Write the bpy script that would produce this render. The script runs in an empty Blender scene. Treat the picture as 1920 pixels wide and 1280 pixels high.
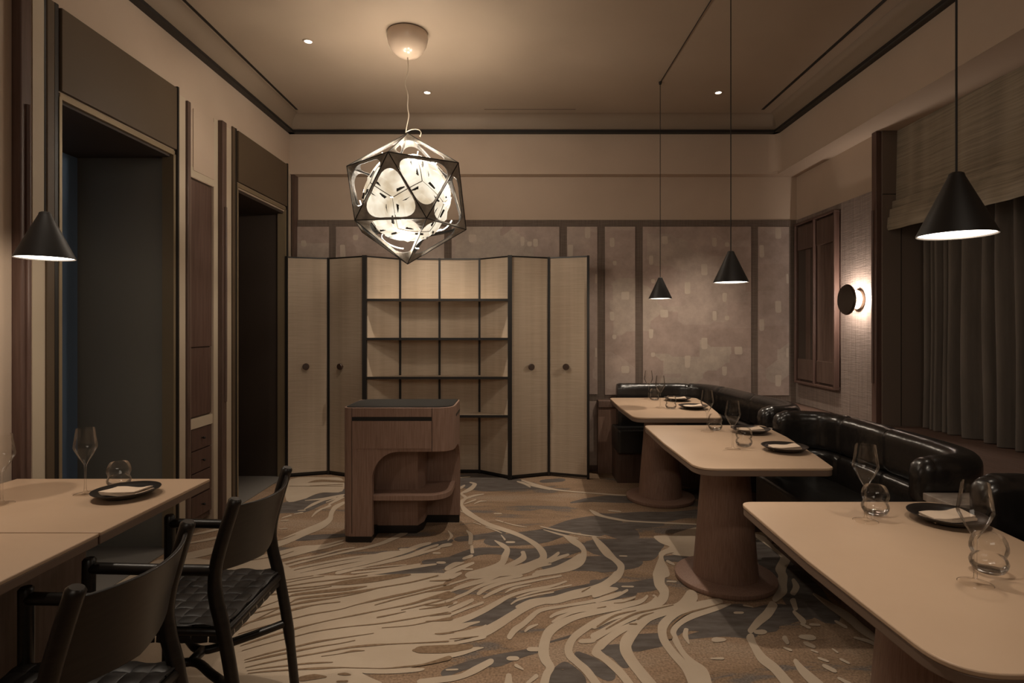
import bpy, bmesh, math, random
from mathutils import Vector, Matrix, noise
random.seed(7)
S = bpy.context.scene
COL = S.collection
PI = math.pi
V = Vector

# ---------------- camera, world, lights, exposure ----------------
cam_d = bpy.data.cameras.new('camera'); cam = bpy.data.objects.new('camera', cam_d); COL.objects.link(cam)
cam.location = (0, 0, 1.39); cam.rotation_euler = (PI/2, 0, 0)
cam_d.lens = 20.25; cam_d.sensor_width = 36; cam_d.sensor_fit = 'HORIZONTAL'
cam_d.shift_x = -16/1920; cam_d.shift_y = -28/1920
cam_d.clip_start = 0.02; cam_d.clip_end = 60
S.camera = cam
S.view_settings.view_transform = 'Standard'; S.view_settings.look = 'None'
S.view_settings.gamma = 1; S.view_settings.use_curve_mapping = False
S.view_settings.exposure = 0.0
W = bpy.data.worlds.new('world'); S.world = W; W.use_nodes = True
W.node_tree.nodes['Background'].inputs[0].default_value = (0.9, 0.7, 0.5, 1)
W.node_tree.nodes['Background'].inputs[1].default_value = 0.0
WARM = (1.0, 0.82, 0.62); WARM2 = (1.0, 0.86, 0.70)
P_PEND, P_DOWN, P_BULB, P_CORE, P_FILL = 6.2, 50.0, 4.9, 14.0, 17.0
LAMP = V((-0.76, 3.876, 2.25))

def light(name, kind, loc, power, color=WARM, size=0.05, rot=None, **kw):
    d = bpy.data.lights.new(name, kind); d.energy = power; d.color = color
    if kind == 'AREA':
        d.shape = kw.pop('shape', 'DISK'); d.size = size
        if 'size_y' in kw: d.size_y = kw.pop('size_y')
        if 'spread' in kw: d.spread = kw.pop('spread')
    elif kind == 'SPOT':
        d.shadow_soft_size = size; d.spot_size = kw.pop('angle', math.radians(80)); d.spot_blend = kw.pop('blend', 0.6)
    else: d.shadow_soft_size = size
    o = bpy.data.objects.new(name, d); COL.objects.link(o); o.location = loc
    if rot: o.rotation_euler = rot
    o['kind'] = 'helper'
    return o

CEIL = 3.364
DOWN = [(-1.469, 3.985), (-0.787, 4.856), (1.668, 4.856), (0.15, 3.0), (0.15, 1.7), (1.668, 2.9), (-1.47, 1.9), (0.3, -0.8), (-1.5, -0.8), (1.6, -0.8)]  # seen downlights, then an unseen spot added for the carpet, then assumed ones
DPOW = [0.8, 3.3, 3.0, 2.3, 2.4, 0.4, 1.2, 0.5, 0.4, 0.4]
for (x, y), k in zip(DOWN, DPOW):
    light('downlight_or_added_spot', 'SPOT', (x, y, CEIL-0.012), P_DOWN*k, WARM2, 0.03, None, angle=math.radians(58), blend=0.6)
# the bulbs of the big polyhedral lantern: they sit between its inner shell and outer cage
def _pol(phi, rr, z): a = math.radians(phi); return V((rr*math.sin(a), -rr*math.cos(a), z))
for k in range(5):
    light('lantern_bulb', 'POINT', LAMP+_pol(30+72*k, .195, .262), P_BULB*1.5, WARM2, 0.02)
for k in range(3):
    light('lantern_bulb', 'POINT', LAMP+_pol(90+90*k, .315, .05), P_BULB*.7, WARM2, 0.02)
light('lantern_bulb', 'POINT', LAMP+_pol(0, .14, -.30), P_BULB, WARM2, 0.02)
# added area fill behind the camera, lifting the ambient level without a real fitting
light('rear_fill', 'AREA', (0.1, -2.2, 2.9), P_FILL, WARM2, 2.2, (math.radians(75), 0, 0), shape='RECTANGLE', size_y=0.8)

# ---------------- materials ----------------
def mat(name, color, rough=0.6, metal=0, spec=0.5, coat=0, coat_rough=0.1, bump=None, grain=None, mottle=None, sheen=0):
    m = bpy.data.materials.new(name); m.use_nodes = True; nt = m.node_tree; N = nt.nodes; L = nt.links
    b = N['Principled BSDF']
    b.inputs['Base Color'].default_value = (*color, 1); b.inputs['Roughness'].default_value = rough
    b.inputs['Metallic'].default_value = metal; b.inputs['Specular IOR Level'].default_value = spec
    b.inputs['Coat Weight'].default_value = coat; b.inputs['Coat Roughness'].default_value = coat_rough
    b.inputs['Sheen Weight'].default_value = sheen
    tc = N.new('ShaderNodeTexCoord')
    def noise_n(scale, vec=(1, 1, 1), detail=4, ro=0.55):
        mp = N.new('ShaderNodeMapping'); mp.inputs['Scale'].default_value = vec
        L.new(tc.outputs['Object'], mp.inputs[0])
        n = N.new('ShaderNodeTexNoise'); n.inputs['Scale'].default_value = scale; n.inputs['Detail'].default_value = detail
        n.inputs['Roughness'].default_value = ro
        L.new(mp.outputs[0], n.inputs['Vector']); return n
    col = None
    def mixc(fac, dark, prev):
        mx = N.new('ShaderNodeMix'); mx.data_type = 'RGBA'; mx.blend_type = 'MULTIPLY'
        r = N.new('ShaderNodeMapRange'); r.inputs['From Min'].default_value = 0.35; r.inputs['From Max'].default_value = 0.65
        L.new(fac, r.inputs['Value']); L.new(r.outputs[0], mx.inputs['Factor'])
        if prev is None: mx.inputs['A'].default_value = (*color, 1)
        else: L.new(prev, mx.inputs['A'])
        mx.inputs['B'].default_value = (*dark, 1); return mx.outputs['Result']
    if grain:   # (scale, vec, darkness colour)
        n = noise_n(grain[0], grain[1], 6, 0.6); col = mixc(n.outputs['Fac'], grain[2], col)
    if mottle:
        n = noise_n(mottle[0], mottle[1], 5, 0.6); col = mixc(n.outputs['Fac'], mottle[2], col)
    if col is not None: L.new(col, b.inputs['Base Color'])
    if bump:    # (scale, vec, strength, distance)
        n = noise_n(bump[0], bump[1], 3); bp = N.new('ShaderNodeBump')
        bp.inputs['Strength'].default_value = bump[2]; bp.inputs['Distance'].default_value = bump[3]
        L.new(n.outputs['Fac'], bp.inputs['Height']); L.new(bp.outputs[0], b.inputs['Normal'])
    return m

def weave(name, color, color2, sx=260, sz=260, rough=0.9, strength=0.4):
    m = mat(name, color, rough, spec=0.2)
    nt = m.node_tree; N = nt.nodes; L = nt.links; b = N['Principled BSDF']
    tc = N.new('ShaderNodeTexCoord')
    outs = []
    for vec, sc in (((1, 1, 0.02), sx), ((0.03, 0.03, 1), sz)):
        mp = N.new('ShaderNodeMapping'); mp.inputs['Scale'].default_value = vec; L.new(tc.outputs['Object'], mp.inputs[0])
        n = N.new('ShaderNodeTexNoise'); n.inputs['Scale'].default_value = sc; n.inputs['Detail'].default_value = 2
        L.new(mp.outputs[0], n.inputs['Vector']); outs.append(n.outputs['Fac'])
    a = N.new('ShaderNodeMath'); a.operation = 'ADD'; L.new(outs[0], a.inputs[0]); L.new(outs[1], a.inputs[1])
    r = N.new('ShaderNodeMapRange'); r.inputs['From Min'].default_value = 0.75; r.inputs['From Max'].default_value = 1.25
    L.new(a.outputs[0], r.inputs['Value'])
    mx = N.new('ShaderNodeMix'); mx.data_type = 'RGBA'; mx.inputs['A'].default_value = (*color2, 1); mx.inputs['B'].default_value = (*color, 1)
    L.new(r.outputs[0], mx.inputs['Factor']); L.new(mx.outputs['Result'], b.inputs['Base Color'])
    bp = N.new('ShaderNodeBump'); bp.inputs['Strength'].default_value = strength; bp.inputs['Distance'].default_value = 0.002
    L.new(r.outputs[0], bp.inputs['Height']); L.new(bp.outputs[0], b.inputs['Normal'])
    return m

def emit(name, color, strength):
    m = bpy.data.materials.new(name); m.use_nodes = True; nt = m.node_tree; nt.nodes.clear()
    e = nt.nodes.new('ShaderNodeEmission'); o = nt.nodes.new('ShaderNodeOutputMaterial')
    e.inputs[0].default_value = (*color, 1); e.inputs[1].default_value = strength; nt.links.new(e.outputs[0], o.inputs[0])
    return m

M = {}
M['plaster'] = mat('plaster', (0.50, 0.395, 0.31), 0.85, spec=0.2, mottle=(1.3, (1, 1, 1), (0.93, 0.93, 0.93)))
M['cove'] = mat('shaded_cove_paint', (0.27, 0.205, 0.150), 0.6)  # darker than the ceiling: the shadow along its edge is put into the colour
M['ceiling'] = mat('ceiling_paint', (0.405, 0.322, 0.245), 0.42, spec=0.35, mottle=(0.9, (1, 1, 1), (0.92, 0.92, 0.92)))
M['trim_black'] = mat('black_trim', (0.012, 0.010, 0.009), 0.5)
M['olive'] = mat('olive_metal', (0.088, 0.060, 0.036), 0.5, spec=0.4, bump=(300, (1, 1, 1), 0.05, 0.0005))
M['gold'] = mat('aged_brass', (0.26, 0.20, 0.125), 0.42, metal=0.35)
M['pale_strip'] = mat('pale_strip', (0.48, 0.40, 0.30), 0.6)
M['door_blue'] = mat('blue_lacquer', (0.15, 0.23, 0.37), 0.55, spec=0.3)
M['door_teal'] = mat('charcoal_lacquer', (0.20, 0.19, 0.165), 0.5, spec=0.35)
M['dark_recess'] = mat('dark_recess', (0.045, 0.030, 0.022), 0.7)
M['grey_floor'] = mat('grey_threshold', (0.16, 0.145, 0.13), 0.6)
M['wood'] = mat('walnut', (0.112, 0.070, 0.054), 0.5, grain=(9, (6, 6, 0.35), (0.62, 0.55, 0.52)), bump=(40, (8, 8, .5), .12, .001))
M['wood_red'] = mat('red_walnut', (0.110, 0.064, 0.050), 0.5, grain=(9, (6, 6, 0.35), (0.66, 0.58, 0.55)))
M['wood_oak'] = mat('stained_oak', (0.290, 0.185, 0.142), 0.55, grain=(26, (5, 5, 0.22), (0.72, 0.66, 0.62)), bump=(70, (8, 8, .4), .15, .001))
M['ped'] = mat('pedestal_oak', (0.285, 0.180, 0.138), 0.5, grain=(30, (5, 5, 0.2), (0.74, 0.68, 0.64)), bump=(70, (8, 8, .4), .15, .001))
M['rim'] = mat('table_rim', (0.17, 0.115, 0.085), 0.5)
M['laminate'] = mat('tan_laminate', (0.50, 0.355, 0.245), 0.42, spec=0.35, mottle=(3, (1, 1, 1), (0.95, 0.94, 0.93)))
M['black'] = mat('black_edge', (0.010, 0.008, 0.007), 0.45)
M['ped_top'] = mat('black_top', (0.014, 0.013, 0.012), 0.6, spec=.25)
M['screen'] = weave('screen_grasscloth', (0.54, 0.44, 0.34), (0.45, 0.36, 0.27), 14, 170, 0.55, 0.25)
M['fabric'] = weave('brown_wallcloth', (0.175, 0.135, 0.112), (0.115, 0.088, 0.072), 130, 260, 0.9, 0.5)
M['fabric_r'] = weave('taupe_wallcloth', (0.27, 0.215, 0.185), (0.18, 0.14, 0.12), 110, 260, 0.9, 0.5)
M['leather'] = mat('black_leather', (0.013, 0.011, 0.010), 0.27, spec=0.6, bump=(11, (1, 1, 1), 0.35, 0.012))
M['leather_seat'] = mat('black_seat_leather', (0.012, 0.011, 0.010), 0.38, spec=0.5, bump=(9, (1, 1, 1), 0.3, 0.01))
M['chair_wood'] = mat('black_stained_ash', (0.013, 0.010, 0.008), 0.36, spec=0.5, grain=(11, (1.2, 1.2, 9), (0.45, 0.42, 0.40)))
M['chair_strap'] = mat('black_strap_leather', (0.010, 0.008, 0.007), 0.45, spec=0.5, bump=(160, (1, 1, 1), 0.15, 0.001))
M['cone'] = mat('matt_black_metal', (0.020, 0.018, 0.017), 0.5)
M['cord'] = mat('cord', (0.012, 0.010, 0.009), 0.6)
M['white_cord'] = mat('white_cord', (0.50, 0.42, 0.33), 0.6)
M['canopy'] = mat('white_canopy', (0.56, 0.44, 0.34), 0.22, spec=0.6)
M['cage'] = mat('grey_cage_mesh', (0.50, 0.46, 0.40), 0.55, spec=0.4, mottle=(14, (1, 1, 1), (0.5, 0.5, 0.5)))
M['cage_in'] = mat('cage_inner', (0.02, 0.018, 0.016), 0.6)
M['seam_brown'] = mat('panel_seam', (0.16, 0.12, 0.08), 0.7)
M['seam'] = mat('cage_seam', (0.02, 0.018, 0.015), 0.5)
M['plate'] = mat('black_stoneware', (0.017, 0.013, 0.011), 0.33, spec=0.5)
M['napkin'] = mat('cream_linen', (0.66, 0.52, 0.40), 0.9, bump=(500, (1, 1, 1), 0.3, 0.0005))
M['marble'] = mat('pale_marble', (0.42, 0.36, 0.31), 0.25, mottle=(7, (1, 2.5, 1), (0.62, 0.58, 0.56)))
M['bronze'] = mat('dark_bronze', (0.05, 0.037, 0.028), 0.4, metal=0.6)
M['knob'] = mat('walnut_knob', (0.06, 0.034, 0.024), 0.45)
M['curtain'] = mat('velvet_curtain', (0.125, 0.102, 0.084), 0.9, sheen=0.25, bump=(120, (1, 1, .3), .4, .002), mottle=(14, (1, 1, 0.15), (0.75, 0.75, 0.75)))
M['blind'] = weave('blind_cloth', (0.34, 0.285, 0.215), (0.21, 0.175, 0.13), 6, 85, 0.9, 0.4)
M['jamb'] = mat('jamb_paint', (0.15, 0.115, 0.092), 0.6)
M['sill'] = mat('sill_wood', (0.16, 0.10, 0.078), 0.5, grain=(12, (5, .6, 5), (0.75, 0.7, 0.66)))
M['glow'] = emit('pendant_glow', (1, 0.93, 0.82), 7.0)
M['spot_glow'] = emit('downlight_glow', (1, 0.95, 0.86), 9.0)
M['sconce_glow'] = emit('sconce_glow', (1, 0.88, 0.76), 9.0)
M['ring_glow'] = emit('lantern_strip_glow', (1, 0.93, 0.80), 2.2)
M['carpet_cream'] = mat('carpet_cream', (0.44, 0.355, 0.27), 0.95, spec=0.1, mottle=(2.3, (1, 1, 1), (0.90, 0.88, 0.86)), bump=(420, (1, 1, 1), 0.6, 0.003))
M['carpet_brown'] = mat('carpet_brown', (0.235, 0.158, 0.100), 0.95, spec=0.1, mottle=(60, (1, 1, 1), (0.7, 0.68, 0.66)), bump=(420, (1, 1, 1), 0.6, 0.003))
M['carpet_grey'] = mat('carpet_grey', (0.130, 0.112, 0.100), 0.95, spec=0.1, mottle=(11, (0.6, 2.2, 1), (0.66, 0.62, 0.60)), bump=(420, (1, 1, 1), 0.6, 0.003))

def carpet_base():
    m = mat('carpet_base', (0.19, 0.125, 0.08), 0.95, spec=0.1)
    nt = m.node_tree; N = nt.nodes; L = nt.links; b = N['Principled BSDF']; tc = N.new('ShaderNodeTexCoord')
    mp = N.new('ShaderNodeMapping'); mp.inputs['Scale'].default_value = (0.55, 2.2, 1); L.new(tc.outputs['Object'], mp.inputs[0])
    n = N.new('ShaderNodeTexNoise'); n.inputs['Scale'].default_value = 1.5; n.inputs['Detail'].default_value = 7; n.inputs['Roughness'].default_value = 0.62
    n.inputs['Distortion'].default_value = 0.8
    L.new(mp.outputs[0], n.inputs['Vector'])
    cr = N.new('ShaderNodeValToRGB'); L.new(n.outputs['Fac'], cr.inputs[0]); e = cr.color_ramp.elements
    e[0].position = 0.40; e[0].color = (0.140, 0.115, 0.098, 1); e[1].position = 0.44; e[1].color = (0.215, 0.143, 0.092, 1)
    x = e.new(0.55); x.color = (0.265, 0.178, 0.118, 1); x = e.new(0.64); x.color = (0.290, 0.210, 0.148, 1)
    f = N.new('ShaderNodeTexNoise'); f.inputs['Scale'].default_value = 110; f.inputs['Detail'].default_value = 3; L.new(tc.outputs['Object'], f.inputs['Vector'])
    mr = N.new('ShaderNodeMapRange'); mr.inputs['From Min'].default_value = .3; mr.inputs['From Max'].default_value = .7
    mr.inputs['To Min'].default_value = .65; mr.inputs['To Max'].default_value = 1.25; L.new(f.outputs['Fac'], mr.inputs['Value'])
    mx = N.new('ShaderNodeMix'); mx.data_type = 'RGBA'; mx.blend_type = 'MULTIPLY'; mx.inputs['Factor'].default_value = 1
    L.new(cr.outputs[0], mx.inputs['A']); L.new(mr.outputs[0], mx.inputs['B']); L.new(mx.outputs['Result'], b.inputs['Base Color'])
    bp = N.new('ShaderNodeBump'); bp.inputs['Strength'].default_value = .6; bp.inputs['Distance'].default_value = .003
    L.new(f.outputs['Fac'], bp.inputs['Height']); L.new(bp.outputs[0], b.inputs['Normal'])
    return m
M['carpet'] = carpet_base()

def wallpaper():
    m = mat('wallpaper', (0.42, 0.33, 0.28), 0.6, spec=0.35)
    nt = m.node_tree; N = nt.nodes; L = nt.links; b = N['Principled BSDF']; tc = N.new('ShaderNodeTexCoord')
    mp = N.new('ShaderNodeMapping'); mp.inputs['Scale'].default_value = (1.0, 1, 1.3); L.new(tc.outputs['Object'], mp.inputs[0])
    v = N.new('ShaderNodeTexVoronoi'); v.distance = 'CHEBYCHEV'; v.inputs['Scale'].default_value = 2.6; L.new(mp.outputs[0], v.inputs['Vector'])
    bw = N.new('ShaderNodeSeparateColor'); L.new(v.outputs['Color'], bw.inputs[0])
    cr = N.new('ShaderNodeValToRGB'); L.new(bw.outputs[0], cr.inputs[0]); e = cr.color_ramp.elements
    e[0].color = (0.345, 0.262, 0.225, 1); e[1].color = (0.415, 0.345, 0.290, 1); x = e.new(0.5); x.color = (0.385, 0.300, 0.262, 1)
    n = N.new('ShaderNodeTexNoise'); n.inputs['Scale'].default_value = 7; n.inputs['Detail'].default_value = 9; n.inputs['Roughness'].default_value = .7
    L.new(tc.outputs['Object'], n.inputs['Vector'])
    mr = N.new('ShaderNodeMapRange'); mr.inputs['From Min'].default_value = .3; mr.inputs['From Max'].default_value = .7
    mr.inputs['To Min'].default_value = .78; mr.inputs['To Max'].default_value = 1.16; L.new(n.outputs['Fac'], mr.inputs['Value'])
    mx = N.new('ShaderNodeMix'); mx.data_type = 'RGBA'; mx.blend_type = 'MULTIPLY'; mx.inputs['Factor'].default_value = 1
    L.new(cr.outputs[0], mx.inputs['A']); L.new(mr.outputs[0], mx.inputs['B']); L.new(mx.outputs['Result'], b.inputs['Base Color'])
    return m
M['wallpaper'] = wallpaper()
M['motif'] = mat('wallpaper_motif', (0.50, 0.415, 0.345), 0.55, mottle=(12, (1, 1, 1), (0.9, 0.9, 0.9)))

def glass_mat():
    m = bpy.data.materials.new('thin_glass'); m.use_nodes = True; nt = m.node_tree; N = nt.nodes; L = nt.links; N.clear()
    o = N.new('ShaderNodeOutputMaterial'); t = N.new('ShaderNodeBsdfTransparent'); g = N.new('ShaderNodeBsdfGlossy')
    t.inputs[0].default_value = (0.99, 0.985, 0.975, 1); g.inputs['Roughness'].default_value = 0.02
    lw = N.new('ShaderNodeLayerWeight'); lw.inputs['Blend'].default_value = 0.2
    mr = N.new('ShaderNodeMapRange'); mr.inputs['To Min'].default_value = 0.04; mr.inputs['To Max'].default_value = 0.8
    L.new(lw.outputs['Fresnel'], mr.inputs['Value']); mx = N.new('ShaderNodeMixShader')
    L.new(mr.outputs[0], mx.inputs[0]); L.new(t.outputs[0], mx.inputs[1]); L.new(g.outputs[0], mx.inputs[2]); L.new(mx.outputs[0], o.inputs[0])
    return m
M['glass'] = glass_mat()

def shell_mat():   # lit paper-like panels of the lantern: they glow, unevenly by noise
    m = bpy.data.materials.new('lantern_paper'); m.use_nodes = True; nt = m.node_tree; N = nt.nodes; L = nt.links
    b = N['Principled BSDF']; b.inputs['Base Color'].default_value = (0.20, 0.175, 0.14, 1); b.inputs['Roughness'].default_value = 0.5
    tc = N.new('ShaderNodeTexCoord'); n = N.new('ShaderNodeTexNoise'); n.inputs['Scale'].default_value = 5.5; n.inputs['Detail'].default_value = 3
    L.new(tc.outputs['Object'], n.inputs['Vector'])
    cr = N.new('ShaderNodeValToRGB'); L.new(n.outputs['Fac'], cr.inputs[0]); e = cr.color_ramp.elements
    e[0].position = .35; e[0].color = (0.50, 0.40, 0.27, 1); e[1].position = .68; e[1].color = (1.0, 0.92, 0.76, 1)
    L.new(cr.outputs[0], b.inputs['Emission Color']); b.inputs['Emission Strength'].default_value = 1.25
    return m
M['shell'] = shell_mat()

# ---------------- mesh helpers ----------------
def finish(bm, name, m, parent=None, smooth=False, bevel=0, kind=None, segs=2, weld=True):
    if weld: bmesh.ops.remove_doubles(bm, verts=bm.verts, dist=1e-6)
    bmesh.ops.recalc_face_normals(bm, faces=bm.faces)
    me = bpy.data.meshes.new(name); bm.to_mesh(me); bm.free()
    o = bpy.data.objects.new(name, me); COL.objects.link(o)
    for mm in (m if isinstance(m, (list, tuple)) else [m]): me.materials.append(M[mm] if isinstance(mm, str) else mm)
    if smooth is True: me.shade_smooth()
    elif smooth: me.shade_smooth(); me.set_sharp_from_angle(angle=math.radians(smooth))
    if bevel:
        b = o.modifiers.new('bevel', 'BEVEL'); b.width = bevel; b.segments = segs; b.limit_method = 'ANGLE'; b.angle_limit = math.radians(40)
    if parent: o.parent = parent
    if kind: o['kind'] = kind
    return o

def bx(bm, x0, x1, y0, y1, z0, z1):
    vs = [bm.verts.new((x, y, z)) for x in (x0, x1) for y in (y0, y1) for z in (z0, z1)]
    for f in ((0, 1, 3, 2), (4, 6, 7, 5), (0, 4, 5, 1), (2, 3, 7, 6), (0, 2, 6, 4), (1, 5, 7, 3)):
        bm.faces.new([vs[i] for i in f])

def boxes(name, m, lst, parent=None, bevel=0, kind=None, smooth=False):
    bm = bmesh.new()
    for b in lst: bx(bm, *b)
    return finish(bm, name, m, parent, smooth, bevel, kind, weld=False)
def box(name, m, *c, parent=None, bevel=0, kind=None): return boxes(name, m, [c], parent, bevel, kind)

def prism(bm, pts, d0, d1, axis='z'):
    def P(a, b, d): return (a, b, d) if axis == 'z' else ((a, d, b) if axis == 'y' else (d, a, b))
    A = [bm.verts.new(P(a, b, d0)) for a, b in pts]; B = [bm.verts.new(P(a, b, d1)) for a, b in pts]
    n = len(pts); bm.faces.new(A); bm.faces.new(B[::-1])
    for i in range(n): bm.faces.new((A[i], A[(i+1) % n], B[(i+1) % n], B[i]))

def rpoly(pts, segs=8):   # (x, y, radius) corners -> rounded polygon
    out = []; n = len(pts)
    for i in range(n):
        p = V(pts[i][:2]); r = pts[i][2]; a = V(pts[i-1][:2]); b = V(pts[(i+1) % n][:2])
        if r <= 0: out.append(tuple(p)); continue
        u = (a-p).normalized(); w = (b-p).normalized(); ang = u.angle(w); t = r/math.tan(ang/2)
        t = min(t, (a-p).length*.49, (b-p).length*.49); 
        s, e = p+u*t, p+w*t
        for k in range(segs+1):
            q = k/segs; out.append(tuple((1-q)**2*s+2*q*(1-q)*p*1.0+q*q*e) if False else tuple(((1-q)**2)*s + (2*q*(1-q))*p + (q*q)*e))
    return out

def lathe(bm, prof, c=(0, 0, 0), segs=32, axis='z'):
    rings = []
    for r, z in prof:
        if r < 1e-6: rings.append([bm.verts.new(_ax(0, 0, z, c, axis))])
        else: rings.append([bm.verts.new(_ax(r*math.cos(2*PI*k/segs), r*math.sin(2*PI*k/segs), z, c, axis)) for k in range(segs)])
    for a, b in zip(rings, rings[1:]):
        if len(a) == 1 and len(b) == 1: continue
        for k in range(segs):
            j = (k+1) % segs
            if len(a) == 1: bm.faces.new((a[0], b[j], b[k]))
            elif len(b) == 1: bm.faces.new((a[k], a[j], b[0]))
            else: bm.faces.new((a[k], a[j], b[j], b[k]))
def _ax(x, y, z, c, axis):
    if axis == 'x': return (c[0]+z, c[1]+x, c[2]+y)
    if axis == 'y': return (c[0]+x, c[1]+z, c[2]+y)
    return (c[0]+x, c[1]+y, c[2]+z)

def smooth_path(pts, n=6, closed=False):
    pts = [V(p) for p in pts]; out = []; N = len(pts)
    for i in range(N-1 if not closed else N):
        if closed: p0, p1, p2, p3 = pts[i-1], pts[i], pts[(i+1) % N], pts[(i+2) % N]
        else: p0, p1, p2, p3 = pts[max(i-1, 0)], pts[i], pts[i+1], pts[min(i+2, N-1)]
        for k in range(n):
            t = k/n
            out.append(0.5*((2*p1)+(-p0+p2)*t+(2*p0-5*p1+4*p2-p3)*t*t+(-p0+3*p1-3*p2+p3)*t**3))
    if not closed: out.append(pts[-1])
    return out

def tube(bm, pts, r, segs=12, caps=True, dome=True):
    pts = [V(p) for p in pts]; n = len(pts)
    rs = r if isinstance(r, (list, tuple)) else [r]*n
    rings = []; prev = None
    for i, p in enumerate(pts):
        t = (pts[min(i+1, n-1)]-pts[max(i-1, 0)]).normalized()
        if prev is None:
            ref = V((0, 0, 1)) if abs(t.z) < .9 else V((1, 0, 0)); u = t.cross(ref).normalized()
        else: u = (prev-t*prev.dot(t)).normalized()
        prev = u; w = t.cross(u)
        rings.append([bm.verts.new(p+(u*math.cos(2*PI*k/segs)+w*math.sin(2*PI*k/segs))*rs[i]) for k in range(segs)])
    for a, b in zip(rings, rings[1:]):
        for k in range(segs): bm.faces.new((a[k], a[(k+1) % segs], b[(k+1) % segs], b[k]))
    if caps:
        for ring, p, q, rr, fl in ((rings[0], pts[0], pts[1], rs[0], False), (rings[-1], pts[-1], pts[-2], rs[-1], True)):
            d = (p-q).normalized()
            if dome:
                inner = [bm.verts.new(p+(v.co-p)*.72+d*rr*.35) for v in ring]
                for k in range(segs): bm.faces.new((ring[k], ring[(k+1) % segs], inner[(k+1) % segs], inner[k]))
                ring = inner
            bm.faces.new(ring)

def mk_tube(name, m, pts, r, parent=None, segs=12, dome=True, **kw):
    bm = bmesh.new(); tube(bm, pts, r, segs, True, dome); return finish(bm, name, m, parent, 50, **kw)

def thing(name, label, cat, loc=(0, 0, 0), group=None, rz=0):
    o = bpy.data.objects.new(name, None); COL.objects.link(o); o.location = loc; o.rotation_euler = (0, 0, rz)
    o.empty_display_size = .1; o['label'] = label; o['category'] = cat
    if group: o['group'] = group
    return o
def tag(o, label, cat, group=None):
    o['label'] = label; o['category'] = cat
    if group: o['group'] = group
    return o
def copy_tree(o, parent=None):
    c = o.copy(); COL.objects.link(c); c.parent = parent
    for ch in list(o.children): copy_tree(ch, c)
    return c
def struct(o): o['kind'] = 'structure'; return o

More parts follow.
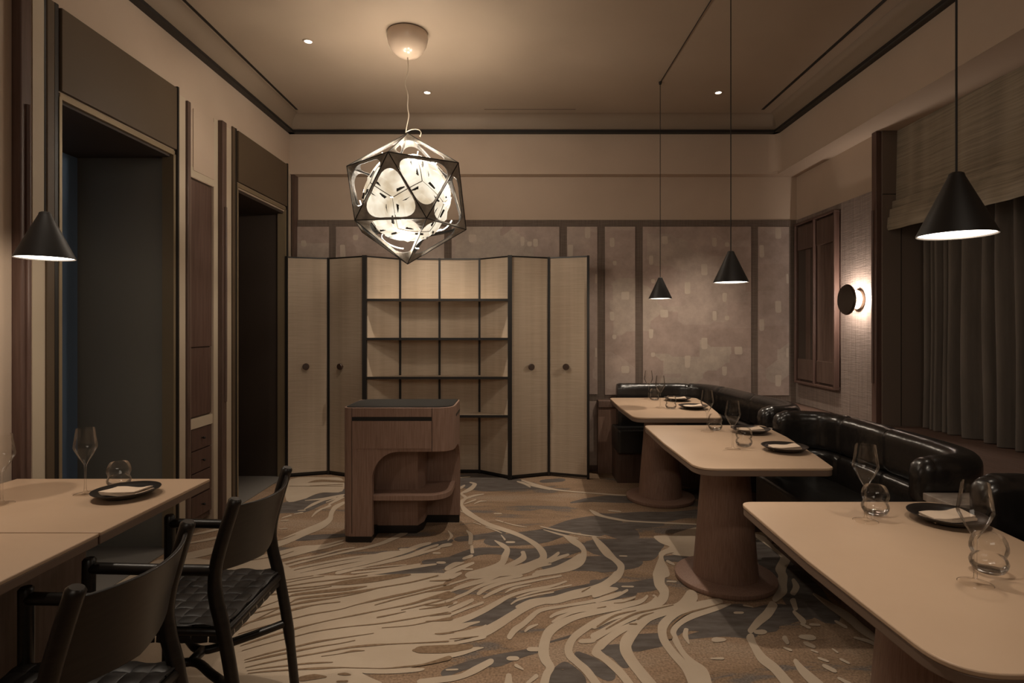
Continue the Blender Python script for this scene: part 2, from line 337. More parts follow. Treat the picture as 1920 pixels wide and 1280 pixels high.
# ---------------- setting ----------------
XL, XR, YB = -2.18, 2.66, 5.55
floor = box('floor', 'carpet', -3.2, 3.3, -2.6, 5.75, -0.05, 0.0, kind='structure')
CREAM_PILE="""-1.712,4.593,-1.718,4.607 -1.607,4.617,-1.621,4.655 -1.525,4.675,-1.542,4.718 -1.46,4.721,-1.478,4.77
-1.637,4.378,-1.648,4.397 -1.607,4.469,-1.636,4.525 -1.566,4.587,-1.588,4.637 -1.505,4.655,-1.518,4.688
-1.527,4.552,-1.539,4.578 -1.454,4.702,-1.469,4.739
-1.483,4.489,-1.503,4.528 -1.46,4.571,-1.488,4.63 -1.436,4.647,-1.457,4.696
-1.492,4.389,-1.51,4.429 -1.47,4.428,-1.493,4.477
-1.67,4.337,-1.677,4.353 -1.632,4.343,-1.642,4.368
-1.669,4.265,-1.676,4.281 -1.63,4.285,-1.642,4.314
-1.52,4.206,-1.53,4.22 -1.517,4.294,-1.54,4.334 -1.505,4.371,-1.523,4.404
-1.723,4.174,-1.732,4.193 -1.688,4.218,-1.703,4.248
-1.705,4.115,-1.712,4.13 -1.669,4.119,-1.678,4.141
-1.642,3.947,-1.648,3.961 -1.608,3.954,-1.616,3.971
-1.74,3.488,-1.763,3.528 -1.629,3.543,-1.668,3.612 -1.527,3.63,-1.581,3.73 -1.473,3.715,-1.538,3.831 -1.419,3.845,-1.48,3.962 -1.358,3.966,-1.421,4.085 -1.349,4.119,-1.403,4.19 -1.387,4.272,-1.431,4.315 -1.399,4.379,-1.447,4.461 -1.383,4.486,-1.415,4.553
-1.603,3.425,-1.62,3.456 -1.47,3.488,-1.504,3.555 -1.391,3.495,-1.443,3.605 -1.336,3.564,-1.375,3.649 -1.25,3.628,-1.269,3.671 -1.154,3.73,-1.162,3.751
-1.587,3.389,-1.6,3.414 -1.445,3.428,-1.471,3.48 -1.274,3.568,-1.288,3.601 -1.211,3.611,-1.225,3.645 -1.14,3.684,-1.148,3.705
-1.574,3.254,-1.587,3.277 -1.392,3.361,-1.407,3.391 -1.313,3.425,-1.327,3.456 -1.213,3.487,-1.225,3.514 -1.122,3.573,-1.131,3.595 -1.046,3.613,-1.051,3.627
-1.557,3.219,-1.57,3.242 -1.372,3.313,-1.385,3.339 -1.293,3.375,-1.307,3.402 -1.191,3.454,-1.202,3.48 -1.076,3.534,-1.088,3.564 -0.963,3.602,-0.977,3.639 -0.878,3.67,-0.896,3.719 -0.816,3.756,-0.84,3.82 -0.767,3.835,-0.793,3.904
-1.532,3.168,-1.551,3.202 -1.346,3.251,-1.361,3.281 -1.246,3.318,-1.259,3.347 -1.117,3.393,-1.13,3.423 -0.998,3.451,-1.009,3.483 -0.874,3.508,-0.878,3.521
-1.509,3.121,-1.531,3.16 -1.324,3.199,-1.344,3.24 -1.182,3.284,-1.203,3.332 -1.054,3.36,-1.072,3.405 -0.939,3.415,-0.958,3.466 -0.826,3.494,-0.843,3.548 -0.746,3.543,-0.753,3.568
-1.195,3.186,-1.226,3.253 -1.029,3.284,-1.053,3.344 -0.898,3.364,-0.921,3.426 -0.765,3.468,-0.787,3.534 -0.674,3.558,-0.696,3.625 -0.631,3.622,-0.648,3.678 -0.584,3.667,-0.595,3.708
-1.013,3.231,-1.032,3.277 -0.889,3.323,-0.9,3.354 -0.756,3.418,-0.766,3.45 -0.662,3.485,-0.675,3.524 -0.581,3.586,-0.594,3.626 -0.529,3.64,-0.538,3.674
-0.956,3.305,-0.962,3.322 -0.844,3.347,-0.851,3.367 -0.705,3.428,-0.713,3.453 -0.612,3.501,-0.623,3.541 -0.511,3.589,-0.52,3.622
-0.95,3.284,-0.954,3.296 -0.788,3.325,-0.792,3.34 -0.67,3.35,-0.673,3.365
-0.941,3.237,-0.949,3.26 -0.777,3.28,-0.784,3.304 -0.592,3.351,-0.598,3.376
-0.903,3.191,-0.915,3.225 -0.721,3.26,-0.731,3.296 -0.581,3.318,-0.589,3.354 -0.499,3.351,-0.504,3.376
-0.737,3.574,-0.744,3.609 -0.71,3.577,-0.717,3.612
-0.524,3.517,-0.528,3.545 -0.5,3.517,-0.504,3.545
-0.477,3.372,-0.481,3.405 -0.453,3.372,-0.458,3.405
-0.513,3.607,-0.521,3.634 -0.487,3.624,-0.5,3.675 -0.456,3.635,-0.467,3.694
-0.467,4.466,-0.455,4.505 -0.421,4.288,-0.403,4.382 -0.325,4.133,-0.314,4.216 -0.232,4.001,-0.225,4.085 -0.135,3.918,-0.129,3.991 -0.044,3.835,-0.035,3.903 0.031,3.742,0.044,3.802 0.092,3.617,0.116,3.683 0.117,3.502,0.159,3.541 0.11,3.459,0.148,3.396 0.086,3.434,0.105,3.32 0.011,3.368,0.024,3.238 -0.113,3.307,-0.104,3.202 -0.263,3.272,-0.25,3.168
-0.493,4.751,-0.488,4.791 -0.458,4.666,-0.43,4.678 -0.478,4.6,-0.449,4.554 -0.473,4.472,-0.444,4.455
-0.487,4.773,-0.499,4.819 -0.41,4.892,-0.438,4.99 -0.385,5.08,-0.424,5.08 -0.439,5.145,-0.44,5.102
-0.462,4.59,-0.472,4.634 -0.386,4.692,-0.395,4.749 -0.312,4.758,-0.315,4.783
-0.434,4.509,-0.439,4.53 -0.363,4.592,-0.371,4.632
-0.358,4.511,-0.362,4.528 -0.32,4.559,-0.325,4.595 -0.273,4.577,-0.274,4.591
-0.548,5.292,-0.551,5.317 -0.479,5.302,-0.483,5.339
-0.501,4.934,-0.521,5.003 -0.486,5,-0.5,5.047
-0.022,5.133,-0.019,5.173 0.031,5.063,0.039,5.127 0.077,4.977,0.084,5.015
0.017,5.175,0.021,5.22 0.139,4.997,0.148,5.078 0.244,4.909,0.25,4.973 0.362,4.858,0.366,4.89 0.579,4.791,0.584,4.827 0.805,4.726,0.812,4.766 0.907,4.726,0.913,4.756
0.01,5.145,0.012,5.161 0.102,5.005,0.106,5.042 0.244,4.895,0.246,4.916
0.523,4.343,0.531,4.368 0.548,4.246,0.568,4.32 0.602,4.19,0.613,4.236 0.701,4.123,0.711,4.168 0.798,4.092,0.804,4.122 1.041,4.055,1.049,4.085 1.239,4.028,1.249,4.057
0.671,4.333,0.676,4.358 0.74,4.31,0.746,4.339
-0.177,4.128,-0.176,4.143 -0.131,4.085,-0.129,4.11
-0.111,4.072,-0.11,4.087 -0.035,4.014,-0.034,4.035 0.039,3.984,0.04,3.994
-0.188,4.267,-0.189,4.291 -0.149,4.267,-0.15,4.291
0.143,3.989,0.145,4.007 0.26,3.903,0.265,3.936 0.404,3.831,0.408,3.857 0.557,3.786,0.559,3.796
0.159,3.93,0.161,3.943 0.255,3.837,0.261,3.869 0.368,3.769,0.372,3.791
0.287,3.806,0.295,3.834 0.322,3.695,0.352,3.787 0.368,3.605,0.399,3.665 0.373,3.538,0.406,3.532 0.339,3.475,0.373,3.381 0.296,3.39,0.306,3.288 0.192,3.301,0.195,3.232 0.091,3.26,0.093,3.202
0.353,3.517,0.36,3.445 0.295,3.438,0.3,3.391 0.195,3.331,0.198,3.297 0.092,3.277,0.093,3.254
0.471,3.775,0.494,3.816 0.487,3.612,0.532,3.688 0.508,3.491,0.556,3.58 0.544,3.412,0.575,3.469 0.56,3.325,0.604,3.352 0.536,3.258,0.565,3.204 0.493,3.187,0.513,3.117
-0.166,3.724,-0.163,3.742 -0.118,3.62,-0.103,3.68 -0.1,3.584,-0.067,3.598 -0.115,3.501,-0.074,3.46 -0.125,3.411,-0.1,3.342 -0.178,3.343,-0.166,3.285 -0.29,3.264,-0.275,3.198
-0,3.543,0.027,3.555 0.003,3.493,0.034,3.441 -0.036,3.424,-0.022,3.355 -0.114,3.337,-0.107,3.291 -0.213,3.277,-0.205,3.231
0.226,3.546,0.235,3.51 0.177,3.468,0.188,3.413 0.122,3.405,0.132,3.348
0.183,3.388,0.178,3.415 0.228,3.429,0.223,3.478 0.284,3.482,0.282,3.52
0.077,3.296,0.075,3.319 0.122,3.327,0.119,3.363 0.168,3.349,0.168,3.378
-0.369,3.912,-0.364,3.928 -0.345,3.826,-0.319,3.847 -0.334,3.681,-0.309,3.678
-0.32,3.646,-0.301,3.653 -0.306,3.532,-0.285,3.538
-0.329,3.435,-0.338,3.473 -0.299,3.458,-0.309,3.503
-0.495,3.915,-0.492,3.924 -0.468,3.82,-0.447,3.82 -0.475,3.747,-0.467,3.734
-0.13,3.831,-0.126,3.841 -0.106,3.746,-0.098,3.766
-0.077,3.691,-0.078,3.728 -0.052,3.691,-0.052,3.728
-0.408,3.287,-0.427,3.341 -0.374,3.334,-0.39,3.393 -0.336,3.38,-0.339,3.397
-0.398,3.21,-0.418,3.275 -0.338,3.286,-0.354,3.342 -0.28,3.358,-0.289,3.394
-0.322,3.284,-0.325,3.308 -0.282,3.284,-0.284,3.308
-0.366,3.176,-0.383,3.24 -0.338,3.22,-0.347,3.253
-0.452,4.327,-0.452,4.342 -0.378,4.245,-0.378,4.26
-0.331,4.072,-0.331,4.086 -0.285,4.034,-0.284,4.051
-0.238,3.981,-0.237,3.997 -0.181,3.925,-0.179,3.948 -0.13,3.871,-0.128,3.884
0.866,3.384,0.881,3.419 0.884,3.355,0.898,3.384
0.603,3.479,0.606,3.495 0.635,3.475,0.639,3.494
-0.376,3.003,-0.385,3.036 -0.288,3.067,-0.3,3.118 -0.188,3.131,-0.198,3.184 -0.128,3.186,-0.136,3.229
-0.387,3.087,-0.393,3.108 -0.298,3.152,-0.303,3.173 -0.238,3.197,-0.243,3.219
-0.363,2.902,-0.372,2.932 -0.28,2.979,-0.289,3.01 -0.217,3.059,-0.226,3.094 -0.126,3.13,-0.133,3.173 -0.006,3.185,-0.01,3.23
-0.209,2.981,-0.223,3.018 -0.176,3.032,-0.188,3.079 -0.101,3.098,-0.107,3.14 -0.006,3.146,-0.009,3.179 0.092,3.191,0.09,3.225
-0.182,2.944,-0.189,2.966 -0.133,2.996,-0.142,3.033 -0.053,3.069,-0.058,3.105 0.09,3.139,0.089,3.165 0.22,3.195,0.22,3.22
-0.075,3.003,-0.079,3.016 -0.029,3.047,-0.033,3.075 0.055,3.093,0.054,3.102
-0.335,2.66,-0.35,2.713 -0.253,2.712,-0.268,2.767 -0.173,2.792,-0.189,2.842 -0.108,2.875,-0.121,2.921 -0.049,2.952,-0.057,2.988 0.041,3.013,0.038,3.047 0.159,3.061,0.158,3.092 0.245,3.124,0.243,3.147
-0.015,2.943,-0.018,2.958 0.063,2.992,0.061,3.017 0.181,3.045,0.181,3.066 0.269,3.083,0.269,3.101
-0.043,2.877,-0.047,2.891 -0.005,2.92,-0.009,2.942 0.085,2.971,0.084,2.988 0.169,3.002,0.169,3.017
-0.013,2.844,-0.019,2.869 0.04,2.892,0.036,2.923 0.083,2.889,0.083,2.945 0.174,2.885,0.173,2.969 0.27,2.933,0.267,3.028 0.367,2.977,0.365,3.074 0.449,3.045,0.441,3.13 0.513,3.125,0.496,3.201 0.551,3.201,0.53,3.261
0.387,2.971,0.384,3.018 0.452,3.02,0.454,3.07 0.498,3.033,0.503,3.068
-0.32,2.536,-0.335,2.6 -0.241,2.564,-0.253,2.631 -0.159,2.58,-0.177,2.661 -0.095,2.648,-0.118,2.718 -0.039,2.724,-0.06,2.789 0.022,2.803,0.007,2.867 0.085,2.862,0.079,2.916 0.174,2.903,0.173,2.95
-0.331,2.617,-0.343,2.67 -0.268,2.64,-0.28,2.694 -0.232,2.675,-0.238,2.706 -0.197,2.698,-0.2,2.715
-0.227,2.616,-0.232,2.639 -0.175,2.636,-0.182,2.666 -0.159,2.66,-0.167,2.68
-0.318,2.504,-0.323,2.524 -0.239,2.53,-0.244,2.555 -0.163,2.561,-0.168,2.589
-0.04,2.562,-0.06,2.588 -0.017,2.616,-0.037,2.655 0.022,2.672,0.006,2.709 0.06,2.736,0.045,2.776 0.104,2.803,0.099,2.839 0.214,2.848,0.214,2.875 0.351,2.891,0.352,2.924 0.448,2.934,0.449,2.977 0.514,2.971,0.515,3.018
0.025,2.62,0.019,2.635 0.046,2.646,0.039,2.671 0.077,2.675,0.075,2.69
0.149,2.745,0.144,2.768 0.184,2.774,0.181,2.807 0.278,2.817,0.278,2.861 0.39,2.844,0.393,2.898 0.497,2.88,0.502,2.935
0.154,2.702,0.15,2.719 0.2,2.741,0.195,2.772 0.27,2.791,0.27,2.816 0.386,2.825,0.387,2.843
0.492,2.883,0.488,2.822 0.384,2.834,0.382,2.782 0.268,2.782,0.271,2.731 0.177,2.722,0.191,2.659 0.115,2.647,0.146,2.593 0.087,2.549,0.128,2.528 0.075,2.454,0.121,2.458 0.086,2.383,0.124,2.411 0.103,2.345,0.139,2.349 0.09,2.308,0.119,2.29 0.074,2.237,0.107,2.224
0.48,2.815,0.48,2.766 0.369,2.749,0.374,2.697 0.294,2.675,0.306,2.626 0.23,2.595,0.25,2.555 0.193,2.504,0.226,2.489 0.192,2.422,0.224,2.45 0.221,2.366,0.245,2.403 0.253,2.305,0.281,2.341 0.283,2.216,0.312,2.246
0.462,2.732,0.468,2.682 0.376,2.648,0.381,2.607 0.327,2.61,0.332,2.57
0.532,2.712,0.534,2.669 0.448,2.654,0.455,2.601 0.382,2.586,0.396,2.535 0.334,2.526,0.357,2.481 0.302,2.443,0.345,2.468 0.339,2.39,0.364,2.429 0.384,2.298,0.413,2.335 0.41,2.215,0.44,2.246
0.271,2.524,0.274,2.56 0.314,2.528,0.318,2.564
0.043,2.462,0.044,2.496 0.07,2.462,0.071,2.496
-0.043,2.394,-0.043,2.426 -0.021,2.394,-0.021,2.426
-0.02,2.348,-0.013,2.37 0.007,2.329,0.01,2.34
-0.057,2.297,-0.036,2.295 -0.063,2.243,-0.031,2.24
0.033,2.236,0.025,2.253 0.067,2.276,0.056,2.298
-0.408,2.378,-0.418,2.416 -0.305,2.41,-0.314,2.449 -0.247,2.433,-0.257,2.472 -0.205,2.459,-0.212,2.493 -0.163,2.485,-0.164,2.494
-0.384,2.236,-0.392,2.27 -0.285,2.25,-0.294,2.29 -0.23,2.271,-0.24,2.304 -0.177,2.307,-0.194,2.35 -0.12,2.365,-0.134,2.404
-0.296,2.323,-0.298,2.335 -0.257,2.326,-0.258,2.338
-0.348,2.796,-0.361,2.837 -0.289,2.849,-0.302,2.892 -0.245,2.898,-0.256,2.936
-0.344,2.753,-0.352,2.777 -0.266,2.822,-0.273,2.847 -0.192,2.88,-0.198,2.907
-0.357,2.85,-0.362,2.863 -0.321,2.888,-0.328,2.908
0.742,3.231,0.817,3.231 0.719,3.092,0.782,3.125 0.725,3.011,0.782,3.038 0.715,2.975,0.742,2.916 0.674,2.918,0.672,2.842 0.549,2.837,0.547,2.779 0.428,2.763,0.43,2.716 0.345,2.7,0.351,2.649
0.682,2.961,0.697,2.979 0.688,2.957,0.697,2.934 0.631,2.888,0.63,2.853 0.507,2.834,0.505,2.799
0.65,2.977,0.653,2.953 0.604,2.93,0.602,2.885 0.494,2.893,0.489,2.83 0.378,2.852,0.375,2.799
0.586,2.964,0.585,2.946 0.524,2.93,0.523,2.903 0.451,2.893,0.45,2.866 0.382,2.87,0.381,2.852
0.558,3.043,0.559,3.016 0.487,2.983,0.487,2.947 0.388,2.929,0.388,2.896
0.5,3.062,0.5,3.028 0.448,3.039,0.448,2.991 0.387,2.998,0.388,2.952
0.546,3.067,0.55,3.086 0.593,3.064,0.597,3.085
0.873,3.024,0.888,2.908 0.803,2.914,0.804,2.828 0.726,2.854,0.721,2.78 0.622,2.791,0.623,2.722 0.549,2.727,0.567,2.655 0.495,2.64,0.523,2.585 0.446,2.558,0.489,2.519 0.426,2.466,0.479,2.486 0.438,2.376,0.483,2.418 0.459,2.295,0.502,2.339 0.484,2.203,0.529,2.248
0.341,2.553,0.332,2.612 0.442,2.647,0.436,2.703 0.538,2.725,0.538,2.788 0.681,2.809,0.687,2.86 0.77,2.857,0.775,2.884
0.992,2.94,0.971,2.857 0.9,2.911,0.884,2.831 0.791,2.849,0.786,2.784 0.71,2.777,0.718,2.719 0.647,2.695,0.677,2.654 0.622,2.608,0.664,2.616 0.617,2.523,0.656,2.554 0.632,2.423,0.668,2.461 0.654,2.326,0.697,2.368 0.65,2.205,0.727,2.268
1.048,2.888,1.044,2.871 0.976,2.869,0.967,2.818 0.843,2.801,0.838,2.746 0.756,2.727,0.759,2.687 0.691,2.646,0.711,2.624 0.672,2.559,0.703,2.577 0.677,2.451,0.702,2.474 0.692,2.375,0.72,2.406 0.707,2.296,0.755,2.337 0.7,2.225,0.746,2.247
0.751,2.646,0.77,2.64 0.728,2.586,0.754,2.594 0.733,2.522,0.742,2.527
0.861,2.532,0.876,2.575 0.891,2.539,0.901,2.568
0.799,2.403,0.803,2.416 0.839,2.4,0.845,2.419
1.041,2.783,1.05,2.806 1.067,2.783,1.076,2.806
1.112,2.857,1.121,2.875 1.143,2.846,1.149,2.858
0.803,3.128,0.809,3.149 0.836,3.124,0.842,3.146
1.546,3.828,1.569,3.867 1.556,3.721,1.613,3.806 1.567,3.584,1.6,3.626 1.569,3.493,1.602,3.533 1.55,3.442,1.613,3.442 1.461,3.303,1.512,3.284 1.432,3.201,1.484,3.201 1.367,3.106,1.431,3.094 1.352,3.04,1.384,2.997 1.29,2.949,1.294,2.908
1.482,3.149,1.508,3.166 1.453,3.074,1.488,3.071 1.407,3.007,1.421,2.978
1.362,2.912,1.4,2.932 1.338,2.824,1.367,2.839
1.319,2.785,1.342,2.809 1.313,2.7,1.351,2.739
1.307,2.673,1.321,2.692 1.32,2.65,1.336,2.673
1.352,2.673,1.365,2.696 1.377,2.67,1.389,2.691
1.256,2.905,1.273,2.854 1.191,2.816,1.199,2.756 1.116,2.735,1.121,2.682 1.043,2.642,1.05,2.609
1.005,2.563,1.049,2.59 0.997,2.497,1.035,2.524 0.987,2.391,1.035,2.436 1.009,2.317,1.056,2.362 1.014,2.212,1.065,2.254
1.514,2.975,1.532,2.996 1.517,2.854,1.56,2.904 1.536,2.721,1.595,2.784 1.541,2.607,1.597,2.665 1.574,2.505,1.621,2.553
1.49,2.558,1.503,2.576 1.526,2.525,1.547,2.552 1.557,2.471,1.579,2.496
1.478,2.699,1.494,2.718 1.491,2.656,1.51,2.677
1.257,2.557,1.278,2.596 1.278,2.548,1.304,2.596
1.244,2.505,1.265,2.534 1.255,2.492,1.276,2.52
1.162,2.556,1.192,2.578 1.162,2.522,1.182,2.536
1.138,2.481,1.147,2.495 1.151,2.466,1.162,2.483
1.246,2.465,1.253,2.475 1.259,2.451,1.267,2.462
1.34,2.474,1.349,2.484 1.345,2.452,1.355,2.462
1.247,2.401,1.259,2.417 1.265,2.385,1.277,2.4
1.332,2.393,1.345,2.408 1.345,2.373,1.358,2.387
1.237,2.339,1.257,2.364 1.252,2.316,1.273,2.34
1.073,2.598,1.089,2.638 1.087,2.596,1.106,2.64
1.128,2.378,1.153,2.398 1.117,2.305,1.159,2.343 1.127,2.202,1.18,2.25
1.252,2.262,1.266,2.278 1.27,2.23,1.287,2.25
1.408,3.474,1.42,3.48 1.35,3.317,1.383,3.334 1.33,3.235,1.364,3.258
1.392,2.284,1.411,2.301 1.376,2.22,1.427,2.261
-2.202,3.808,-2.218,3.832 -2.063,3.923,-2.09,3.968 -1.979,4.029,-1.998,4.062
-2.1,3.688,-2.118,3.716 -1.981,3.767,-2.009,3.813 -1.922,3.867,-1.94,3.897
-1.975,3.438,-2.041,3.537 -1.885,3.514,-1.951,3.617 -1.811,3.647,-1.844,3.701
-2.123,3.866,-2.143,3.897 -2.065,3.927,-2.088,3.964"""
CREAM_AREA="""-1.869,4.596 -1.748,4.631 -1.709,4.741 -1.662,4.817 -1.503,4.856 -1.627,5.255 -1.781,5.305 -2.092,5.243
0.887,3.82 1.011,3.844 1.044,3.877 1.221,3.989 1.332,3.989 1.171,3.507 0.937,3.501 0.942,3.542 0.87,3.494 0.852,3.402 0.848,3.302 0.821,3.196 0.737,3.196 0.777,3.326 0.828,3.454 0.857,3.549 0.937,3.628 0.918,3.664 0.891,3.717
-2.125,2.79 -2.161,3.427 -1.758,3.414 -1.436,3.402 -1.215,3.231 -0.862,3.219 -0.408,3.242 -0.419,3.097 -0.359,2.994 -0.383,2.898 -0.332,2.79 -0.349,2.674 -0.296,2.568 -0.302,2.429 -0.396,2.365 -0.447,2.344 -0.392,2.341 -0.407,2.32 -0.511,2.305 -0.617,2.305 -0.632,2.305 -0.587,2.193 -1.67,2.193"""
BROWN_PILE="""-1.884,5.118,-1.889,5.129 -1.825,5.133,-1.853,5.203 -1.751,5.144,-1.777,5.222 -1.586,5.124,-1.604,5.182
-1.83,5.012,-1.834,5.024 -1.565,5.057,-1.571,5.074
-2.005,5.005,-2.009,5.014 -1.549,5.004,-1.553,5.015
-1.6,3.722,-1.603,3.728 -1.549,3.752,-1.553,3.761 -1.5,3.833,-1.503,3.839
-1.454,3.483,-1.458,3.491 -1.401,3.553,-1.404,3.559
-1.518,3.025,-1.522,3.031 -1.44,3.074,-1.443,3.08 -1.298,3.143,-1.301,3.149 -1.155,3.205,-1.158,3.211
-1.487,2.964,-1.491,2.97 -1.415,3.021,-1.418,3.027 -1.282,3.105,-1.285,3.111 -1.187,3.159,-1.19,3.166 -1.093,3.198,-1.097,3.206
-1.476,2.959,-1.479,2.965 -1.396,3.001,-1.403,3.013 -1.256,3.065,-1.262,3.077 -1.124,3.118,-1.129,3.131 -0.991,3.155,-0.997,3.17 -0.857,3.2,-0.862,3.216
-1.479,2.965,-1.482,2.971 -1.393,2.994,-1.399,3.006 -1.243,3.034,-1.249,3.046 -1.105,3.065,-1.11,3.077 -1.035,3.085,-1.041,3.099 -0.923,3.094,-0.944,3.155 -0.788,3.13,-0.809,3.196 -0.701,3.168,-0.716,3.225 -0.621,3.208,-0.627,3.231
-1.448,2.912,-1.451,2.917 -1.366,2.946,-1.373,2.959 -1.224,2.997,-1.23,3.011 -1.095,3.039,-1.1,3.051 -1.012,3.071,-1.016,3.081
-1.361,2.746,-1.364,2.75 -1.303,2.82,-1.308,2.827 -1.196,2.942,-1.2,2.949 -1.161,2.968,-1.172,2.991 -1.034,2.999,-1.046,3.03 -0.904,3.028,-0.916,3.063 -0.822,3.071,-0.826,3.081
-1.299,2.638,-1.302,2.642 -1.251,2.726,-1.256,2.733 -1.16,2.875,-1.165,2.884 -1.122,2.927,-1.131,2.945 -0.975,2.961,-0.986,2.988 -0.808,3.02,-0.815,3.04 -0.747,3.054,-0.751,3.067 -0.594,3.118,-0.598,3.131 -0.461,3.2,-0.465,3.215
-1.347,2.745,-1.35,2.75 -1.276,2.789,-1.283,2.801 -1.149,2.86,-1.156,2.872 -1.065,2.895,-1.076,2.92 -0.967,2.934,-0.972,2.947 -0.846,2.989,-0.851,3 -0.747,3.056,-0.751,3.066
-1.311,2.662,-1.314,2.666 -1.245,2.713,-1.254,2.728 -1.129,2.799,-1.138,2.816 -1.084,2.828,-1.094,2.849 -1.012,2.87,-1.017,2.88 -0.91,2.898,-0.914,2.907
-1.271,2.597,-1.274,2.602 -1.207,2.647,-1.211,2.653 -1.091,2.724,-1.094,2.73 -1.007,2.772,-1.012,2.782 -0.886,2.822,-0.889,2.828 -0.813,2.871,-0.816,2.879 -0.693,2.929,-0.701,2.952 -0.57,2.993,-0.577,3.016 -0.486,3.045,-0.491,3.065 -0.389,3.1,-0.393,3.116
-0.723,2.867,-0.726,2.874 -0.626,2.929,-0.63,2.942 -0.523,2.988,-0.527,3.001 -0.385,3.066,-0.39,3.086
-1.215,2.5,-1.218,2.504 -1.153,2.547,-1.161,2.561 -1.043,2.628,-1.052,2.643 -1,2.661,-1.005,2.672 -0.896,2.72,-0.899,2.726 -0.783,2.767,-0.788,2.779 -0.649,2.83,-0.651,2.839 -0.546,2.871,-0.552,2.889 -0.465,2.923,-0.473,2.949 -0.374,2.99,-0.382,3.019
-0.581,2.817,-0.583,2.824 -0.5,2.855,-0.503,2.867 -0.418,2.9,-0.422,2.915 -0.368,2.936,-0.374,2.955
-0.679,2.742,-0.683,2.754 -0.614,2.772,-0.617,2.782 -0.56,2.801,-0.561,2.806
-0.495,2.823,-0.496,2.828 -0.41,2.843,-0.414,2.861 -0.359,2.869,-0.367,2.899
-1.19,2.463,-1.192,2.467 -1.127,2.506,-1.13,2.511 -1.014,2.572,-1.017,2.578 -0.924,2.62,-0.927,2.627 -0.794,2.659,-0.797,2.666 -0.657,2.686,-0.66,2.695 -0.52,2.73,-0.523,2.74 -0.352,2.796,-0.353,2.802
-0.636,2.65,-0.638,2.655 -0.509,2.671,-0.511,2.677 -0.412,2.71,-0.414,2.719 -0.343,2.732,-0.347,2.747
-1.146,2.395,-1.149,2.399 -1.082,2.432,-1.088,2.442 -0.97,2.491,-0.976,2.502 -0.891,2.528,-0.898,2.542 -0.804,2.56,-0.807,2.568 -0.665,2.603,-0.666,2.607
-1.138,2.378,-1.14,2.381 -1.071,2.407,-1.078,2.42 -0.957,2.456,-0.963,2.469 -0.861,2.496,-0.864,2.504 -0.791,2.518,-0.793,2.524 -0.732,2.543,-0.734,2.549
-1.117,2.341,-1.119,2.345 -1.051,2.37,-1.056,2.379 -0.937,2.415,-0.942,2.424 -0.844,2.448,-0.848,2.457 -0.741,2.483,-0.746,2.496 -0.65,2.499,-0.655,2.515 -0.557,2.514,-0.559,2.521 -0.423,2.524,-0.424,2.532 -0.319,2.533,-0.321,2.544
-0.835,2.421,-0.837,2.425 -0.767,2.44,-0.768,2.444 -0.714,2.456,-0.719,2.469 -0.668,2.464,-0.669,2.468
-1.1,2.32,-1.102,2.323 -1.03,2.337,-1.034,2.345 -0.909,2.361,-0.913,2.37 -0.854,2.369,-0.858,2.38 -0.777,2.378,-0.778,2.383
-1.088,2.302,-1.09,2.306 -1.015,2.313,-1.02,2.322 -0.893,2.327,-0.897,2.336 -0.822,2.33,-0.827,2.345 -0.735,2.34,-0.738,2.347 -0.663,2.339,-0.664,2.343 -0.554,2.336,-0.555,2.34 -0.483,2.342,-0.485,2.352 -0.395,2.359,-0.398,2.371 -0.299,2.394,-0.308,2.425
-0.849,2.253,-0.865,2.287 -0.808,2.264,-0.822,2.299 -0.771,2.276,-0.775,2.287
-0.725,2.295,-0.727,2.303 -0.699,2.29,-0.704,2.308 -0.678,2.293,-0.68,2.3
-0.452,2.459,-0.456,2.479 -0.421,2.446,-0.431,2.5 -0.307,2.449,-0.317,2.51 -0.223,2.476,-0.229,2.517
-0.383,2.597,-0.384,2.605 -0.354,2.594,-0.357,2.608 -0.304,2.607,-0.306,2.618
-0.712,2.245,-0.716,2.256 -0.678,2.247,-0.682,2.259
-1.902,2.448,-1.906,2.451 -1.847,2.483,-1.855,2.493 -1.748,2.54,-1.756,2.55 -1.674,2.563,-1.698,2.596 -1.61,2.602,-1.618,2.613
-2.845,3.752,-2.854,3.768 -2.436,3.478,-2.446,3.496
-0.494,3.006,-0.496,3.012 -0.426,3.023,-0.432,3.047 -0.371,3.037,-0.381,3.084
-0.481,2.927,-0.483,2.935 -0.414,2.936,-0.42,2.965 -0.358,2.938,-0.371,3.002
-0.471,2.862,-0.472,2.869 -0.404,2.863,-0.408,2.881 -0.351,2.865,-0.357,2.9
-0.432,2.758,-0.433,2.763 -0.341,2.778,-0.344,2.794
-0.445,2.708,-0.446,2.713 -0.375,2.712,-0.378,2.73 -0.332,2.716,-0.339,2.75
-0.492,3.137,-0.493,3.144 -0.424,3.138,-0.427,3.154 -0.382,3.152,-0.384,3.163
0.47,2.886,0.47,2.892 0.52,2.894,0.521,2.902 0.582,2.933,0.582,2.939
0.378,2.836,0.379,2.841 0.42,2.847,0.42,2.858
0.51,2.681,0.513,2.692 0.535,2.678,0.538,2.694
0.557,2.724,0.555,2.738 0.59,2.757,0.59,2.772 0.644,2.792,0.645,2.797
0.356,2.656,0.354,2.669 0.454,2.755,0.454,2.774 0.561,2.809,0.562,2.816
0.394,2.638,0.393,2.648 0.541,2.764,0.541,2.783 0.655,2.819,0.656,2.831 0.759,2.866,0.76,2.875
0.68,2.573,0.654,2.562 0.682,2.624,0.668,2.631 0.719,2.691,0.716,2.705 0.8,2.773,0.801,2.79 0.902,2.828,0.904,2.84 1.007,2.881,1.008,2.888
-0.314,2.555,-0.314,2.559 -0.243,2.563,-0.245,2.572 -0.189,2.578,-0.19,2.582
0.324,3.008,0.322,3.021 0.371,3.062,0.37,3.069
0.167,2.327,0.167,2.33 0.174,2.327,0.174,2.33"""
